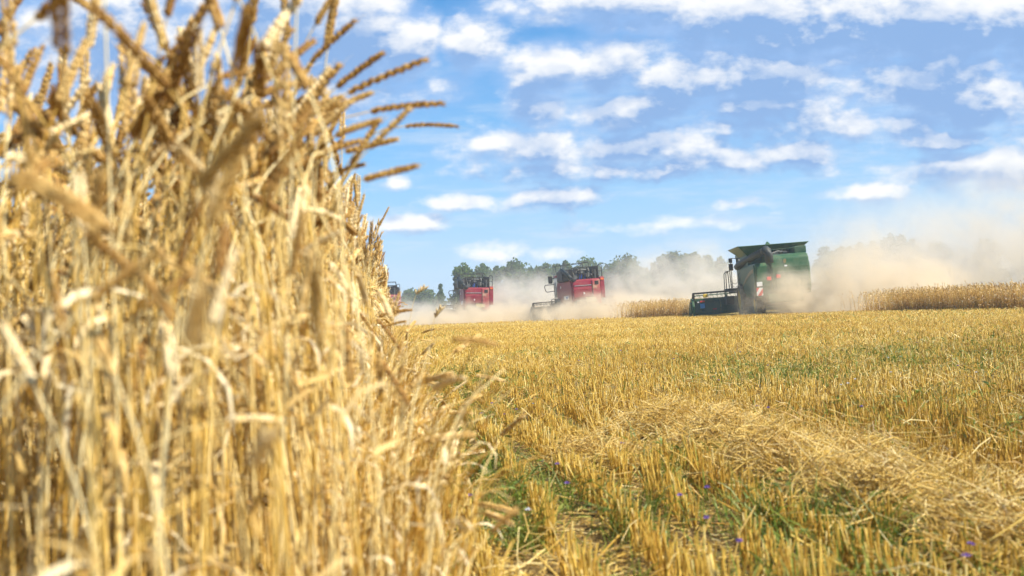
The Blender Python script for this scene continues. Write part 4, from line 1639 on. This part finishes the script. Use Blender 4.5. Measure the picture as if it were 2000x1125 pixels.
# ------------------------------------------------------------------ dust and haze
def dust_mat(name, dens, scale, seed, col, zk, thr=.35, ani=0.0):
    m, t, out = material(name)
    geo = t.node('ShaderNodeNewGeometry')
    tc = t.node('ShaderNodeTexCoord')
    r = t.vec('LENGTH', tc.outputs['Object'])
    fall = t.step(r, 1.0, .15)
    s = t.node('ShaderNodeSeparateXYZ')
    t.l.new(geo.outputs['Position'], s.inputs[0])
    low = t.math('POWER', 2.718, t.math('MULTIPLY', s.outputs[2], -1.0 / zk))
    n = t.noise(t.vec('ADD', geo.outputs['Position'], (seed * 17.3, seed * 5.1, seed)), scale, 5, .6, dist=.6)
    n2 = t.math('ADD', t.math('MULTIPLY', n, 1.0), t.math('MULTIPLY', fall, .27))
    nb = t.noise(t.vec('ADD', geo.outputs['Position'], (seed * 3.3, 9.1, seed)), scale * 2.2, 4, .6, dist=.8)
    d = t.step(n2, thr + .08, thr + .32)
    d = t.math('MULTIPLY', d, t.step(nb, .36, .62, .25, 1.7))
    d = t.math('MULTIPLY', d, fall)
    d = t.math('MULTIPLY', d, t.math('MULTIPLY_ADD', low, .8, .2))
    d = t.math('MULTIPLY', d, dens)
    v = t.node('ShaderNodeVolumePrincipled')
    v.inputs['Color'].default_value = (*col, 1)
    v.inputs['Anisotropy'].default_value = ani
    t.put(v.inputs['Density'], d)
    t.l.new(v.outputs[0], out.inputs['Volume'])
    return m


def dust(px, D, rx, ry, z0, rz, dens, scale, seed, zk, col=(.90, .80, .62), thr=.42, label=None, tilt=0):
    import bmesh
    me = bpy.data.meshes.new('dust_cloud')
    bm = bmesh.new()
    bmesh.ops.create_icosphere(bm, subdivisions=3, radius=1.0)
    bm.to_mesh(me)
    bm.free()
    me.materials.append(dust_mat('dust', dens, scale, seed, col, zk, thr))
    o = bpy.data.objects.new('dust_cloud', me)
    o.location = (gx(px, D), D, z0)
    o.scale = (rx, ry, rz)
    o.rotation_euler = (0, R(tilt), 0)
    COL.objects.link(o)
    tag(o, label, 'dust', kind='stuff')


TAN = (.84, .74, .575)
GRY = (.82, .775, .69)
dust(1696, 53.8, 8.4, 5.0, .2, 5.0, 3.2, .40, 1, 1.5, TAN, .44, label='thick tan dust boiling behind the green combine')
dust(1900, 61, 20, 9.0, 2.0, 9.2, .50, .20, 2, 5.0, GRY, .38, label='tall dust plume drifting up at the right edge', tilt=-14)
dust(1200, 76.0, 9.0, 5.2, .0, 2.9, 4.2, .42, 3, 1.0, TAN, .42, label='dense low dust rolling out under the nearer red combine')
dust(1330, 85, 12.0, 6.0, 1.5, 6.6, .8, .26, 4, 4.5, GRY, .42, label='grey dust bank between the nearer red and green combines')
dust(950, 85.5, 10.5, 4.6, .0, 2.9, 3.2, .40, 5, 1.1, TAN, .42, label='low dust rolling behind the farther red combine')
dust(1040, 93, 9.5, 6.0, 1.2, 5.4, .85, .30, 6, 3.2, GRY, .42, label='pale dust bank between the two red combines')
dust(800, 98, 8.0, 5.0, .2, 3.6, .8, .3, 7, 2.0, GRY, label='thin dust drifting beside the far edge of the wheat')

hm, ht, hout = material('haze_air')
hv = ht.node('ShaderNodeVolumePrincipled')
hv.inputs['Color'].default_value = (.74, .86, 1.0, 1)
hv.inputs['Density'].default_value = 0.0008
ht.l.new(hv.outputs[0], hout.inputs['Volume'])
hz = MB().box(-330, 330, -12, 420, -1.0, 19.0).build('haze', hm)
tag(hz, kind='stuff')
